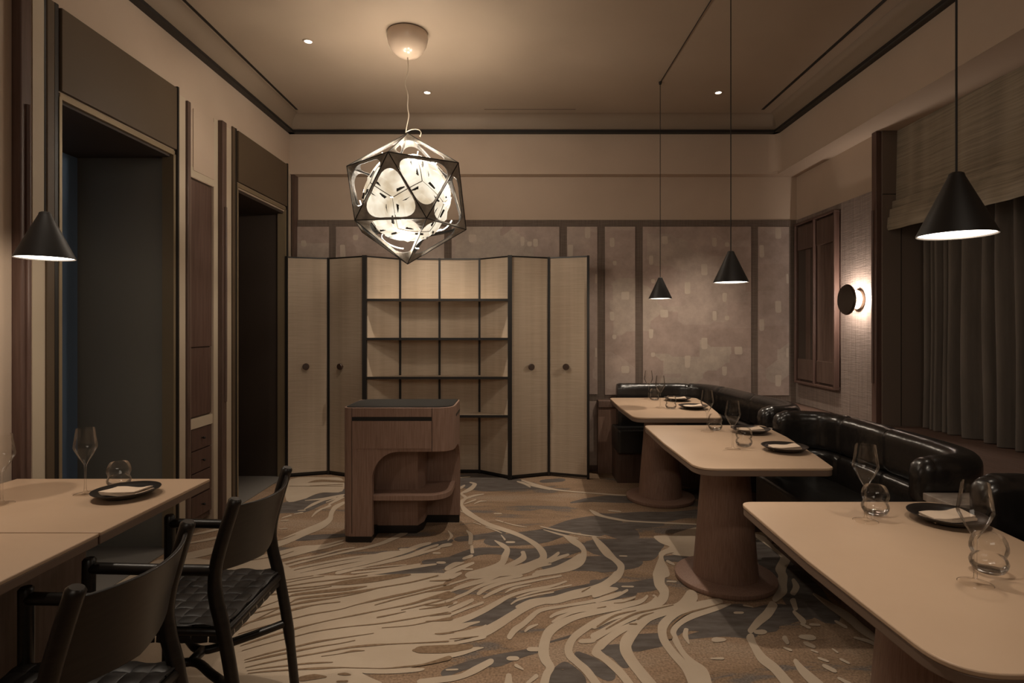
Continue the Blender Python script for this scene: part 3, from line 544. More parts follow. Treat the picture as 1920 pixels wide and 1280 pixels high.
GREY_PILE="""-1.755,4.294,-1.872,4.552 -1.611,4.318,-1.768,4.667 -1.541,4.503,-1.671,4.802 -1.447,4.699,-1.524,4.897
-1.492,3.741,-1.506,3.772 -1.382,3.741,-1.42,3.836 -1.177,3.804,-1.199,3.869
-0.751,3.591,-0.758,3.62 -0.626,3.585,-0.643,3.657 -0.461,3.688,-0.477,3.763
-0.537,3.363,-0.551,3.44 -0.422,3.357,-0.439,3.474
-0.808,3.202,-0.818,3.236 -0.614,3.231,-0.632,3.301 -0.47,3.285,-0.495,3.394
-0.516,4.982,-0.55,5.399 -0.316,4.861,-0.343,5.416 -0.091,4.888,-0.092,5.32 0.06,4.915,0.071,5.167
0.226,5.124,0.229,5.243 0.346,5.153,0.352,5.273
0.409,4.531,0.411,4.577 0.554,4.565,0.565,4.684 0.774,4.542,0.811,4.758 1.037,4.531,1.082,4.721
-0.381,3.725,-0.394,3.82 -0.268,3.757,-0.279,3.852 -0.136,3.821,-0.146,3.919
-0.141,3.65,-0.154,3.836 -0.004,3.658,-0.015,3.893 0.173,3.713,0.163,3.968 0.358,3.872,0.364,4.152 0.523,3.87,0.582,4.232 0.628,3.777,0.717,4.11
-0.407,3.319,-0.448,3.461 -0.273,3.488,-0.293,3.612 -0.119,3.508,-0.119,3.62 0.043,3.363,0.048,3.606 0.212,3.442,0.209,3.663 0.353,3.543,0.356,3.7
0.196,3.272,0.201,3.434 0.347,3.278,0.366,3.48 0.498,3.266,0.528,3.494 0.569,3.303,0.59,3.506
0.579,4.253,0.587,4.293 0.647,4.145,0.672,4.283 0.857,4.07,0.91,4.324 1.058,4.108,1.107,4.324 1.312,4.253,1.344,4.376
0.514,3.813,0.536,4.069 0.708,3.928,0.732,4.088 0.968,4.007,0.984,4.079
0.513,3.481,0.567,3.771 0.613,3.428,0.68,3.772 0.782,3.429,0.843,3.77 0.881,3.599,0.888,3.732
0.856,3.414,0.876,3.494 0.977,3.395,1.01,3.514 1.052,3.415,1.082,3.521
0.488,3.255,0.498,3.375 0.65,3.309,0.667,3.446
1.297,4.771,1.343,4.927 1.423,4.636,1.533,4.967
-0.294,2.667,-0.297,2.682 -0.163,2.681,-0.19,2.8 -0.074,2.73,-0.115,2.89 0.003,2.838,-0.018,2.961 0.086,2.913,0.081,2.959 0.227,2.995,0.225,3.054 0.373,3.056,0.374,3.118 0.478,3.105,0.48,3.2
-0.287,2.291,-0.304,2.342 -0.183,2.351,-0.195,2.406 -0.092,2.354,-0.105,2.441 -0.002,2.414,-0.011,2.471 0.073,2.453,0.068,2.499
0.132,2.532,0.13,2.546 0.234,2.579,0.233,2.601
0.151,2.224,0.117,2.318 0.163,2.236,0.183,2.39 0.179,2.201,0.244,2.319
0.236,2.402,0.262,2.457 0.267,2.336,0.309,2.421 0.323,2.271,0.365,2.352
0.366,2.436,0.387,2.517 0.386,2.412,0.439,2.515 0.406,2.363,0.463,2.431
0.407,3.077,0.425,3.162 0.539,3.004,0.563,3.13 0.687,3.025,0.714,3.173
0.389,2.898,0.392,2.955 0.581,2.97,0.587,3.019
0.504,2.463,0.523,2.604 0.599,2.497,0.618,2.612
0.714,2.595,0.708,2.63 0.765,2.63,0.774,2.72 0.885,2.622,0.936,2.832 1.008,2.651,1.098,2.889 1.074,2.638,1.168,2.814
0.758,2.561,0.767,2.604 0.904,2.582,0.933,2.674 1.006,2.568,1.045,2.658
1.348,3.412,1.549,3.738 1.382,3.179,1.663,3.522 1.327,2.851,1.618,3.147 1.404,2.752,1.571,2.941
1.071,2.609,1.133,2.839 1.19,2.667,1.273,2.89 1.349,2.73,1.403,2.843"""

def parse(t): return [[tuple(float(v) for v in q.split(',')) for q in l.split()] for l in t.strip().split('\n')]
def catmull(rows, n=6):
    out = []; N = len(rows)
    for i in range(N-1):
        p0, p1, p2, p3 = rows[max(i-1, 0)], rows[i], rows[i+1], rows[min(i+2, N-1)]
        for k in range(n):
            t = k/n; out.append([0.5*(2*b+(-a+c)*t+(2*a-5*b+4*c-d)*t*t+(-a+3*b-3*c+d)*t**3) for a, b, c, d in zip(p0, p1, p2, p3)])
    out.append(list(rows[-1])); return out
def stroke(bm, row, z, taper=True):
    R = catmull(row)
    def cap(r, r2):
        L_, R_ = V(r[:2]), V(r[2:]); mid = (L_+R_)/2; d = mid-(V(r2[:2])+V(r2[2:]))/2
        if d.length < 1e-6: d = V((1, 0))
        d = d.normalized()*(L_-R_).length*.5; h = (L_-R_)/2
        return [tuple(mid+h*math.cos(a)+d*math.sin(a))+tuple(mid-h*math.cos(a)+d*math.sin(a)) for a in (PI*.17, PI*.34, PI*.46)]
    R = cap(R[0], R[1])[::-1]+R+cap(R[-1], R[-2])
    prev = None
    for r in R:
        a = bm.verts.new((r[0], r[1], z)); b = bm.verts.new((r[2], r[3], z))
        if prev:
            try: bm.faces.new((prev[0], a, b, prev[1]))
            except ValueError: pass
        prev = (a, b)
def inlay(name, m, text, z, area=None):
    bm = bmesh.new()
    if area:
        for k, r in enumerate(parse(area)):
            pts = smooth_path([V((x, y, z)) for x, y in r], 4, True)
            bm.faces.new([bm.verts.new(p) for p in pts])
    for k, row in enumerate(parse(text)): stroke(bm, row, z+(k+1)*4e-6)
    bmesh.ops.triangulate(bm, faces=[f for f in bm.faces if len(f.verts) > 4])
    bm.normal_update()
    for f in bm.faces:
        if f.normal.z < 0: f.normal_flip()
    me = bpy.data.meshes.new(name); bm.to_mesh(me); bm.free(); me.materials.append(M[m])
    o = bpy.data.objects.new(name, me); COL.objects.link(o); o.parent = floor; o['kind'] = 'stuff'; return o
inlay('grey_pile', 'carpet_grey', GREY_PILE, 0.0006)
inlay('cream_pile', 'carpet_cream', CREAM_PILE, 0.0022, CREAM_AREA)
inlay('brown_pile', 'carpet_brown', BROWN_PILE, 0.0040)

ceiling = box('ceiling', 'ceiling', -3.2, 3.3, -2.6, 5.75, CEIL, CEIL+.06, kind='structure')
box('air_slot', 'black', -2.045, -2.025, 0.9, 5.24, CEIL-.003, CEIL+.01, parent=ceiling)
box('air_slot', 'black', 2.19, 2.215, 0.9, 5.24, CEIL-.003, CEIL+.01, parent=ceiling)
box('air_slot', 'jamb', -.33, .50, 5.232, 5.242, CEIL-.002, CEIL+.01, parent=ceiling)

# left wall with two openings and a cupboard niche
O1, O2, NI = (2.70, 3.63), (4.40, 5.34), (3.81, 4.088)
wl = boxes('wall_left', 'plaster', [
    (XL-.12, XL, -2.6, O1[0], 0, CEIL), (XL-.12, XL, O1[1]+.002, NI[0], 0, CEIL), (XL-.12, XL, NI[1], O2[0], 0, CEIL), (XL-.12, XL, O2[1], YB, 0, CEIL),
    (XL-.12, XL, O1[0], O1[1]+.002, 2.47, CEIL), (XL-.12, XL, O2[0], O2[1], 2.45, CEIL), (XL-.12, XL, NI[0], NI[1], 2.38, CEIL)], kind='structure')
box('recess_panel', 'dark_recess', XL-.30, XL-.28, NI[0]-.02, NI[1]+.02, 0, 2.5, parent=wl)
box('plaster_panel', 'plaster', XL, XL+.006, 3.83, 4.09, 2.43, 2.84, parent=wl, bevel=.002)
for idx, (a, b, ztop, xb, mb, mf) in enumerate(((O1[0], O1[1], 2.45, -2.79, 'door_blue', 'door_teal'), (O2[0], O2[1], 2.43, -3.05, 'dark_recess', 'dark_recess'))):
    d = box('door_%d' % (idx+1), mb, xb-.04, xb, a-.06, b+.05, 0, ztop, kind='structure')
    box('far_jamb', mf if idx == 0 else 'jamb2' if False else mf, xb, XL-.12, b-.003, b+.03, 0, ztop, parent=d)
    box('far_jamb_lining', mf, XL-.12, XL-.003, b-.003, b+.03, 0, ztop, parent=d)
    box('near_jamb', mf, xb, XL-.12, a-.06, a-.03, 0, ztop, parent=d)
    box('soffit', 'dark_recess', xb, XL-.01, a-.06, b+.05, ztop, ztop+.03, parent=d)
    box('threshold', 'grey_floor', xb, XL, a-.05, b+.04, 0.0, 0.006, parent=d)
    # frame: brass posts, a header panel and a pale lip under it
    box('header_panel', 'olive', XL, XL+.022, a+.012, b-.01, 2.50, 2.89, parent=d, bevel=.003)
    box('header_lip', 'gold', XL-.03, XL+.012, a+.012, b-.015, 2.462, 2.492, parent=d, bevel=.002)
    box('frame_post', 'olive', XL, XL+.012, a-.06, a-.018, 0, 2.90, parent=d, bevel=.003)
    box('frame_gap', 'black', XL-.01, XL+.012, a-.018, a+.004, 0, 2.90, parent=d)
    box('frame_lining', 'gold', XL-.03, XL+.016, a+.004, a+.02, 0, 2.47, parent=d)
    box('frame_lining', 'gold', XL-.06, XL+.012, b-.03, b-.005, 0, 2.47, parent=d)
    box('frame_post', 'black', XL, XL+.024, b-.006, b+.010, 0, 2.90, parent=d)
struct(box('trim_1', 'plaster', XL-.005, XL+.10, -2.6, 2.30, 0, 2.95))  # pier beside the near post
bpy.data.objects['trim_1'].hide_render = False
bpy.data.objects.remove(bpy.data.objects['trim_1'])

def wall_post(n, x0, x1, y0, y1, z1, handle, side, mname='wood'):
    o = box('trim_%d' % n, mname, x0, x1, y0, y1, 0, z1, kind='structure', bevel=.004)
    bm = bmesh.new(); xx = x1 if side > 0 else x0; ym = y0*.4+y1*.6
    za, zb = handle; pts = [(xx, ym, za)]+[(xx+side*.004, ym, za+.04)]+[(xx+side*.004, ym, zb-.04)]+[(xx, ym, zb)]
    tube(bm, smooth_path(pts, 4), .010, 12); finish(bm, 'pull_rail', mname, o, 50)
    return o
wall_post(1, XL, XL+.042, 2.465, 2.52, 3.2, (0.75, 2.28), 1, 'wood_red')
wall_post(2, XL, XL+.018, 3.745, 3.78, 2.86, (0.3, 0.35), 1, 'wood')
wall_post(3, XL, XL+.036, 4.145, 4.205, 2.875, (0.9, 2.2), 1, 'wood')
wall_post(4, 2.62, 2.665, 4.245, 4.30, 2.83, (1.02, 2.2), -1, 'wood_red')
for a, b, z in ((3.652, 3.743, 2.87), (4.09, 4.143, 2.87), (4.208, 4.336, 2.87), (5.356, 5.436, 2.87)):
    box('pale_board', 'pale_strip', XL, XL+.003, a, b, 0, z, parent=wl)
box('pale_board', 'pale_strip', XL, XL+.003, 3.782, 4.09, 2.385, 2.45, parent=wl)
box('pale_board', 'pale_strip', XL, XL+.003, 2.57, 2.636, 0, 2.95, parent=wl)

# cupboard set in the wall between the openings
cb = thing('wall_cupboard', 'tall narrow built-in walnut cupboard with four small drawers between the two dark openings', 'cupboard', (XL-.02, 3.95, 0))
def rel(o, p): o.parent = p; o.matrix_parent_inverse = Matrix.Translation(-V(p.location)); return o
def bp(p, name, m, *c, bevel=0, parent=None):
    l = p.location; o = box(name, m, c[0]-l[0], c[1]-l[0], c[2]-l[1], c[3]-l[1], c[4]-l[2], c[5]-l[2], parent=parent or p, bevel=bevel); return o
bp(cb, 'carcass', 'wood', -2.44, -2.205, 3.812, 4.086, 0.06, 2.375)
bp(cb, 'upper_door', 'wood_red', -2.205, -2.190, 3.825, 4.083, 1.252, 2.372, bevel=.002)
bp(cb, 'lower_door', 'wood_red', -2.205, -2.190, 3.825, 4.075, 0.785, 1.244, bevel=.002)
bp(cb, 'pale_strip', 'pale_strip', -2.205, -2.184, 3.815, 4.086, 0.705, 0.772)
for k in range(4):
    z0 = .10+.152*k
    d = bp(cb, 'drawer', 'wood_red', -2.205, -2.190, 3.835, 4.08, z0, z0+.144, bevel=.002)
    bm = bmesh.new(); lathe(bm, [(0, .026), (.006, .026), (.009, .022), (.008, .014), (.004, .008), (.004, 0), (0, 0)], (-2.190-cb.location.x, 3.957-cb.location.y, z0+.072), 12, 'x')
    finish(bm, 'knob', 'black', d, 40)

# back wall
wb = boxes('wall_back', 'plaster', [(-3.2, 3.3, YB, YB+.15, 2.41, 2.835), (-3.2, 3.3, YB-.11, YB+.15, 2.829, CEIL), (-3.2, 3.3, YB+.002, YB+.15, 0, 2.41)], kind='structure')
box('fabric_field', 'fabric', -2.15, XR, YB-.012, YB+.01, .06, 2.415, parent=wb)
box('side_strip', 'wood', -2.163, -2.143, YB-.10, YB, 2.05, 2.829, parent=wb)
YP = YB-.012
def wx(px): return (px-976)*YP/1080
def wz(py): return 1.39+(612-py)*YP/1080
PAN = [(550, 617, 425, 740), (630, 833, 425, 740), (847, 1049, 425, 740), (1063, 1120, 425, 739), (1134, 1191, 425, 740), (1205, 1408, 425, 740), (1421, 1479, 425, 741), (1063, 1120, 752, 872)]
for a, b, c, d in PAN:
    box('wallpaper_panel', 'wallpaper', wx(a), wx(b), YP-.008, YP, wz(d), wz(c), parent=wb, bevel=.0015)
MO = [(212, 222, 30, 58), (230, 368, 26, 28), (285, 562, 50, 50), (212, 688, 28, 56), (228, 833, 26, 28), (285, 1030, 50, 45),
      (540, 212, 38, 50), (460, 335, 26, 58), (472, 482, 26, 28), (858, 222, 28, 56), (938, 250, 28, 28), (788, 388, 40, 70), (684, 502, 36, 74), (922, 570, 28, 56),
      (530, 676, 50, 48), (860, 684, 26, 60), (938, 714, 28, 28), (458, 798, 28, 58), (472, 945, 26, 28), (790, 852, 38, 72), (684, 965, 36, 76), (998, 908, 50, 50), (920, 1033, 30, 58),
      (1255, 160, 38, 68), (1155, 268, 30, 78), (1255, 620, 38, 74), (1155, 735, 30, 74), (1255, 1087, 38, 72), (1325, 450, 15, 60), (1325, 915, 15, 60),
      (120, 450, 12, 60), (120, 915, 12, 60), (55, 155, 35, 70)]
ML = [(1080+x/3.368, 380+y/3.368, w/3.368, h/3.368) for x, y, w, h in MO]
ML += [(520+x/2.461, 400+y/2.461, w/2.461, h/2.461) for x, y, w, h in [(110, 125, 25, 28), (290, 145, 25, 60), (883, 98, 36, 36), (1122, 108, 18, 42), (1153, 130, 22, 22), (1180, 118, 22, 36), (1340, 145, 24, 55), (350, 100, 24, 24), (410, 70, 20, 40)]]
bm = bmesh.new()
for i, (x, y, w, h) in enumerate(ML):
    sk = random.uniform(-1, 1)*.8
    pts = rpoly([(wx(x), wz(y), .012), (wx(x+w+sk), wz(y), .012), (wx(x+w-sk), wz(y+h), .02), (wx(x+abs(sk)), wz(y+h), .02)], 3)
    prism(bm, pts, YP-.0088, YP-.0075, 'y')
finish(bm, 'printed_patches', 'motif', wb, kind='stuff')
struct(box('baseboard_back', 'wood', -2.18, XR, YB-.025, YB, 0, .06))

# right wall, beam, window recess
wr = boxes('wall_right', 'plaster', [(XR, XR+.3, 4.245, YB+.1, 0, CEIL), (3.12, 3.3, -2.6, 4.25, 0, CEIL)], kind='structure')
box('fabric_field', 'fabric_r', XR-.012, XR, 4.30, YB, .66, 2.41, parent=wr)
box('window_jamb', 'jamb', XR, 3.12, 4.233, 4.245, .66, 2.83, parent=wr)
box('jamb_seam', 'black', 2.795, 2.799, 4.231, 4.234, .66, 2.36, parent=wr)
box('jamb_seam', 'black', XR, 2.9, 4.231, 4.234, 2.36, 2.365, parent=wr)
beam = boxes('trim_5', 'plaster', [(2.43, 3.3, -2.6, YB-.11, 2.83, CEIL)], kind='structure')
cov = bmesh.new()   # small rounded fillet where beam meets back wall
prism(cov, [(2.43, 5.44)]+[(2.43-.09*(1-math.sin(a)), 5.44-.09*(1-math.cos(a))) for a in [PI/2*k/8 for k in range(9)]][::-1], 2.85, 3.20); finish(cov, 'corner_fillet', 'plaster', beam, 40)
# black cornice and coved ceiling edge
bl = -2.18; br = 2.43; bk = 5.44
cor = boxes('trim_6', 'trim_black', [(bl, bl+.055, -2.6, bk, 3.205, 3.230), (br-.055, br, -2.6, bk, 3.205, 3.230), (bl, br, bk-.055, bk, 3.205, 3.230)], kind='structure')
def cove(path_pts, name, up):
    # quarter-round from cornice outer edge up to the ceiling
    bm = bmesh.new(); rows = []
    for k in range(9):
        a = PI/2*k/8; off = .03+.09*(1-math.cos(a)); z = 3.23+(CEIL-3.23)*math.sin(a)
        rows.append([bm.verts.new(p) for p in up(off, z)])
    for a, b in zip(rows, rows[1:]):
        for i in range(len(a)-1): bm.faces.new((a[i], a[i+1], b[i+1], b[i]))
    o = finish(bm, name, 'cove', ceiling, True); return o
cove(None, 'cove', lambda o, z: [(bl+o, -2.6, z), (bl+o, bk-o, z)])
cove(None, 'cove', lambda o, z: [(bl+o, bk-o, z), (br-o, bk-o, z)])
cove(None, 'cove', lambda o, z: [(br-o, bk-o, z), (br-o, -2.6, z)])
box('wall_front', 'plaster', -3.2, 3.3, -2.7, -2.6, 0, CEIL, kind='structure')
struct(boxes('trim_7', 'jamb', [(-3.3, -3.2, 2.4, 5.6, 0, CEIL)]))
for i, (x, y) in enumerate(DOWN[:3]):
    t = thing('ceiling_downlight', ['small lit ceiling downlight at upper left of the lantern', 'small lit ceiling downlight just right of the lantern cord', 'small lit ceiling downlight above the right-hand tables'][i], 'downlight', (x, y, CEIL))
    bm = bmesh.new(); lathe(bm, [(.026, 0), (.026, -.006), (.036, -.005), (.038, 0)], segs=24); finish(bm, 'bezel', 'ceiling', t, 40)
    bm = bmesh.new(); lathe(bm, [(0, -.002), (.025, -.002)], segs=20); finish(bm, 'lens', 'spot_glow', t)

# framed double niche on the right wall
nx = XR-.012
nf = thing('niche_shutter', 'tall dark walnut double frame with two recessed vertical niches on the right wall', 'wall panel', (nx, 5.11, .85))
Y0, Y1, Z0, Z1, YM = 4.76, 5.465, .86, 2.36, 5.11
bp(nf, 'backing', 'wood', nx-.012, nx, Y0, Y1, Z0, Z1)
bp(nf, 'frame_rail', 'wood_red', nx-.055, nx, Y0, Y1, Z0, Z0+.022, bevel=.004)
bp(nf, 'frame_rail', 'wood_red', nx-.055, nx, Y0, Y1, Z1-.022, Z1, bevel=.004)
for yy in (Y0, YM-.011, Y1-.022): bp(nf, 'frame_stile', 'wood_red', nx-.055, nx, yy, yy+.022, Z0+.02, Z1-.02, bevel=.004)
for (a, b) in ((Y0+.022, YM-.011), (YM+.011, Y1-.022)):
    bp(nf, 'top_panel', 'wood', nx-.04, nx, a+.02, b-.02, 2.10, Z1-.04, bevel=.004)
    bp(nf, 'bottom_panel', 'wood', nx-.04, nx, a+.02, b-.02, Z0+.04, 1.09, bevel=.004)
    bm = bmesh.new(); l = nf.location   # concave fluted niche between them
    rows = []
    for k in range(9):
        t = k/8; y = a+.03+(b-a-.06)*t; x = nx-.036+.028*math.sin(PI*t)
        rows.append((bm.verts.new((x-l[0], y-l[1], 1.09-l[2])), bm.verts.new((x-l[0], y-l[1], 2.10-l[2]))))
    for p, q in zip(rows, rows[1:]): bm.faces.new((p[0], q[0], q[1], p[1]))
    finish(bm, 'concave_niche', 'wood' if a < 5 else 'dark_recess', nf, True)

# disc wall lamp
sc = thing('wall_lamp', 'dark round disc wall lamp glowing onto the taupe fabric of the right wall', 'wall lamp', (nx, 4.50, 1.60))
bm = bmesh.new(); lathe(bm, [(0, 0), (.075, 0), (.075, -.022), (.066, -.026), (.060, -.020), (0, -.020)], segs=40, axis='x'); finish(bm, 'backplate', 'canopy', sc, 40)
bm = bmesh.new(); lathe(bm, [(0, -.015), (.016, -.015), (.016, -.10), (0, -.10)], segs=20, axis='x'); finish(bm, 'stem', 'gold', sc, 40)
bm = bmesh.new(); lathe(bm, [(0, -.098), (.10, -.096), (.118, -.092), (.120, -.100), (.112, -.112), (.06, -.122), (0, -.126)], segs=48, axis='x'); finish(bm, 'disc_shade', 'bronze', sc, 40)
bm = bmesh.new(); lathe(bm, [(.055, -.021), (.055, -.028), (.018, -.028)], segs=32, axis='x'); finish(bm, 'light_ring', 'sconce_glow', sc, 40)
light('wall_lamp_bulb', 'POINT', (nx-.080, 4.45, 1.60), 10.0, (1, .86, .74), .02)
light('wall_lamp_bulb', 'POINT', (nx-.078, 4.545, 1.62), 6.5, (1, .86, .74), .02)

# ledge behind the banquettes and window sill
box('baseboard_right', 'wood', 2.04, 2.07, -1.0, 5.3, 0, .62, kind='structure')
struct(boxes('window_1', 'sill', [(2.04, 3.12, -1.5, 4.24, .625, .655), (2.04, XR, 4.24, YB, .625, .655), (.735, 2.04, 5.44, YB, .655-.03, .69)], bevel=.004))
box('ledge_front', 'wood_oak', .735, 2.04, 5.46, YB-.02, 0, .63, kind='structure', parent=bpy.data.objects['window_1'])

# roman blind
rb = thing('roman_blind', 'grey-beige woven roman blind with stacked folds at the top of the window', 'blind', (2.78, 3.3, 2.83))
def blind_part(name, x0, x1, z0, z1, dy):
    bm = bmesh.new(); n = 40; A = []
    for k in range(n+1):
        y = 1.8+dy+(4.245-1.8-dy)*k/n; w = .006*math.sin(k*1.7)+.004*math.sin(k*.61)
        A.append([bm.verts.new((x-2.78+w*(.3 if z > 2.7 else 1), y-3.3, z-2.83)) for x, z in ((x0+.008, z0), (x0, z0+.02), (x0+.006, z1), (x1, z1), (x1, z0+.02), (x0+.015, z0))])
    for p, q in zip(A, A[1:]):
        for j in range(6): bm.faces.new((p[j], q[j], q[(j+1) % 6], p[(j+1) % 6]))
    bm.faces.new(A[0]); bm.faces.new(A[-1])
    return finish(bm, name, 'blind', rb, 35)
blind_part('blind_cloth', 2.765, 2.80, 2.26, 2.829, 0)
blind_part('fold', 2.735, 2.78, 2.20, 2.31, 0)
blind_part('fold', 2.715, 2.775, 2.145, 2.25, .0)
blind_part('fold', 2.70, 2.77, 2.095, 2.19, .0)

# curtain
bm = bmesh.new(); rows = []; Yc = 1.6; ph = 0
ys = []; y = 4.17
while y > Yc: ys.append(y); y -= .008
ph = 0; prof = []
for i, y in enumerate(ys):
    ph += .008*2*PI/(.105+.045*math.sin(y*7.3)+.02*math.sin(y*17))
    s = math.sin(ph); x = 2.96-.055*(abs(s)**.6)*(1 if s > 0 else -.55)+.012*math.sin(ph*.37)
    prof.append((x, y))
NZ = 10
for k in range(NZ+1):
    z = .66+(2.825-.66)*k/NZ
    rows.append([bm.verts.new((x+.004*math.sin(k*.9+y*9), y+.01*math.sin(k*.35+y*5)*(1-k/NZ) if .1 < i < len(prof)-2 else y, z)) for i, (x, y) in enumerate(prof)])
for a, b in zip(rows, rows[1:]):
    for i in range(len(a)-1): bm.faces.new((a[i], a[i+1], b[i+1], b[i]))
tag(finish(bm, 'curtain', 'curtain', None, True), 'brown-grey velvet curtain hanging in deep folds below the roman blind', 'curtain')

# ---------------- folding screen ----------------
ZS = 2.035
P = [(-2.155, 5.31), (-1.805, 5.42), (-1.417, 5.24), (-1.14, 5.46), (-.767, 5.46), (-.389, 5.46), (-.097, 5.24), (.263, 5.37), (.616, 5.25)]
fs = thing('folding_screen', 'wide cream grasscloth folding screen cabinet with black edges and shelves', 'folding screen', (0, 5.24, 0))
def leaf_bm(a, b, z0, z1, t, inset):
    bm = bmesh.new(); A = V(a); B = V(b); d = (B-A).normalized(); n = V((d.y, -d.x)); A = A+d*inset; B = B-d*inset
    pts = [A, B, B-n*t, A-n*t]; prism(bm, [(p.x, p.y-5.24) for p in pts], z0, z1); return bm, d, n
for i in range(8):
    a, b = P[i], P[i+1]; mid = (V(a)+V(b))/2
    bm, d, n = leaf_bm(a, b, .035, ZS-.012, .018, .008)
    lf = finish(bm, 'leaf_panel', 'screen', fs, bevel=.001)
    for (z0, z1) in ((0.012, .035), (ZS-.012, ZS)):
        A = V(a)-n*-.003; B = V(b)-n*-.003
        bm2 = bmesh.new(); pts = [V(a)+n*.004, V(b)+n*.004, V(b)-n*.02, V(a)-n*.02]; prism(bm2, [(p.x, p.y-5.24) for p in pts], z0, z1)
        finish(bm2, 'edge_strip', 'black', lf)
for i, p in enumerate(P):
    r = .019 if i in (2, 6) else (.011 if i in (0, 1, 7, 8) else .0095)
    bm = bmesh.new(); prism(bm, [(p[0]-r, p[1]-5.24-r-.002), (p[0]+r, p[1]-5.24-r-.002), (p[0]+r, p[1]-5.24+r), (p[0]-r, p[1]-5.24+r)], 0.0, ZS+.002)
    finish(bm, 'stile', 'black', fs)
for z in (1.633, 1.278, .924, .575):
    pts = [(P[2][0]+.015, .004), (P[6][0]-.015, .004), (P[5][0], .216), (P[3][0], .216)]
    bm = bmesh.new(); prism(bm, pts, z-.008, z+.006); s = finish(bm, 'shelf', 'screen', fs)
    box('edge_strip', 'black', P[2][0], P[6][0], -.012, .006, z-.012, z+.010, parent=s)
for (ax, i) in ((574, 0), (642, 1), (994, 6), (1063, 7)):
    t = (ax-976)/1080; A = V(P[i]); B = V(P[i+1]); # intersect ray with leaf
    k = (A.x-t*A.y)/(t*(B.y-A.y)-(B.x-A.x)); c = A+(B-A)*k; d = (B-A).normalized(); n = V((d.y, -d.x))
    bm = bmesh.new(); prof = [(0, 0), (.010, 0), (.010, .012), (.022, .018), (.029, .028), (.030, .040), (.026, .046), (0, .047)]
    lathe(bm, prof, (0, 0, 0), 28); rot = V((0, 0, 1)).rotation_difference(V((n.x, n.y, 0))).to_matrix().to_4x4()
    bmesh.ops.transform(bm, matrix=Matrix.Translation((c.x, c.y-5.24, 1.02))@rot, verts=bm.verts)
    finish(bm, 'knob', 'knob', fs, 40)

# ---------------- host podium ----------------
pd = thing('host_podium', 'freestanding brown oak host stand with black top and arched open base', 'podium', (-.79, 3.9, 0))
px0, px1, py0, py1 = -1.144, -.432, 3.705, 4.13
def pr(name, m, pts, z0, z1, parent=pd, bevel=0, sm=40):
    bm = bmesh.new(); l = pd.location; prism(bm, [(x-l[0], y-l[1]) for x, y in pts], z0, z1); return finish(bm, name, m, parent, sm, bevel)
def ps(name, m, pts, y0, y1, axis='y', sm=30):
    bm = bmesh.new(); l = pd.location
    if axis == 'y': prism(bm, [(x-l[0], z) for x, z in pts], y0-l[1], y1-l[1], 'y')
    else: prism(bm, [(y-l[1], z) for y, z in pts], y0-l[0], y1-l[0], 'x')
    return finish(bm, name, m, pd, sm)
fp = [(px0, py0, .055), (px1, py0, .12), (px1, py1, .04), (px0, py1, .055)]
pr('top', 'ped_top', rpoly([(px0+.012, py0+.012, .05), (px1-.012, py0+.012, .11), (px1-.012, py1-.012, .03), (px0+.012, py1-.012, .11)]), .866, .872)
pr('upper_case', 'wood_oak', rpoly(fp, 12), .585, .868, bevel=.002)
# front apron with quarter arch: left leg -> flat soffit
xl = -.956; R = .17
arc = [(xl+R-R*math.cos(a), .40+(.585-.40)*math.sin(a)) for a in [PI/2*k/14 for k in range(15)]]
ps('front_leg_panel', 'wood_oak', [(px0+.055, .04), (xl, .04)]+arc+[(xl+R, .587), (px0+.055, .587)], py0, py0+.05)
pr('corner_stile', 'wood_oak', rpoly([(px0, py0+.001, .055), (px0+.12, py0+.001, 0), (px0+.12, py1-.001, 0), (px0, py1-.001, .055)], 12), .04, .587)
# back right leg and arched side panel
arc2 = [(py1-.03-.16+.16*math.cos(a), .42+.165*math.sin(a)) for a in [PI/2*k/12 for k in range(13)]]
ps('side_leg_panel', 'wood_oak', [(py1, .04), (py1-.03, .04)]+arc2+[(py1-.19, .587), (py1, .587)], px1-.03, px1, 'x')
# core
bm_l = pd.location
pr('core_block', 'wood_oak', [(px0+.05, 3.87), (-.69, 3.87), (-.66, 3.95), (-.66, 4.12), (px0+.05, 4.12)], .055, .585)
pr('back_panel', 'wood_oak', [(-.67, 4.085), (px1-.005, 4.085), (px1-.005, 4.115), (-.67, 4.115)], .055, .585)
pr('shelf', 'wood_oak', rpoly([(xl-.02, 3.73, 0), (px1-.03, 3.73, .18), (px1-.03, 4.09, .0), (xl-.02, 4.09, 0)], 10), .262, .296, bevel=.002)
pr('plinth', 'black', rpoly([(px0+.004, py0+.004, .052), (xl-.004, py0+.004, 0), (xl-.004, 3.875, 0), (-.70, 3.875, 0), (-.665, 3.95, 0), (-.665, 4.09, 0), (px1-.004, 4.09, 0), (px1-.004, py1, 0), (px0+.004, py1, .06)], 8), 0, .06)
dr = pr('drawer', 'wood_oak', [(px0+.062, py0-.004), (-.572, py0-.004), (-.572, py0+.02), (px0+.062, py0+.02)], .606, .782)
pr('finger_groove', 'black', [(px0+.062, py0-.002), (-.572, py0-.002), (-.572, py0+.02), (px0+.062, py0+.02)], .784, .808, parent=pd)
pr('top_rail', 'wood_oak', [(px0+.062, py0-.004), (-.572, py0-.004), (-.572, py0+.02), (px0+.062, py0+.02)], .810, .866, parent=pd)
pr('joint_line', 'black', [(-.571, py0-.001), (-.568, py0-.001), (-.568, py0+.01), (-.571, py0+.01)], .586, .866, parent=pd)
pr('joint_line', 'black', [(px0+.058, py0-.001), (px0+.061, py0-.001), (px0+.061, py0+.01), (px0+.058, py0+.01)], .06, .866, parent=pd)
pr('side_groove', 'black', [(px1-.01, 3.86), (px1+.002, 3.86), (px1+.002, 4.09), (px1-.01, 4.09)], .790, .806, parent=pd)

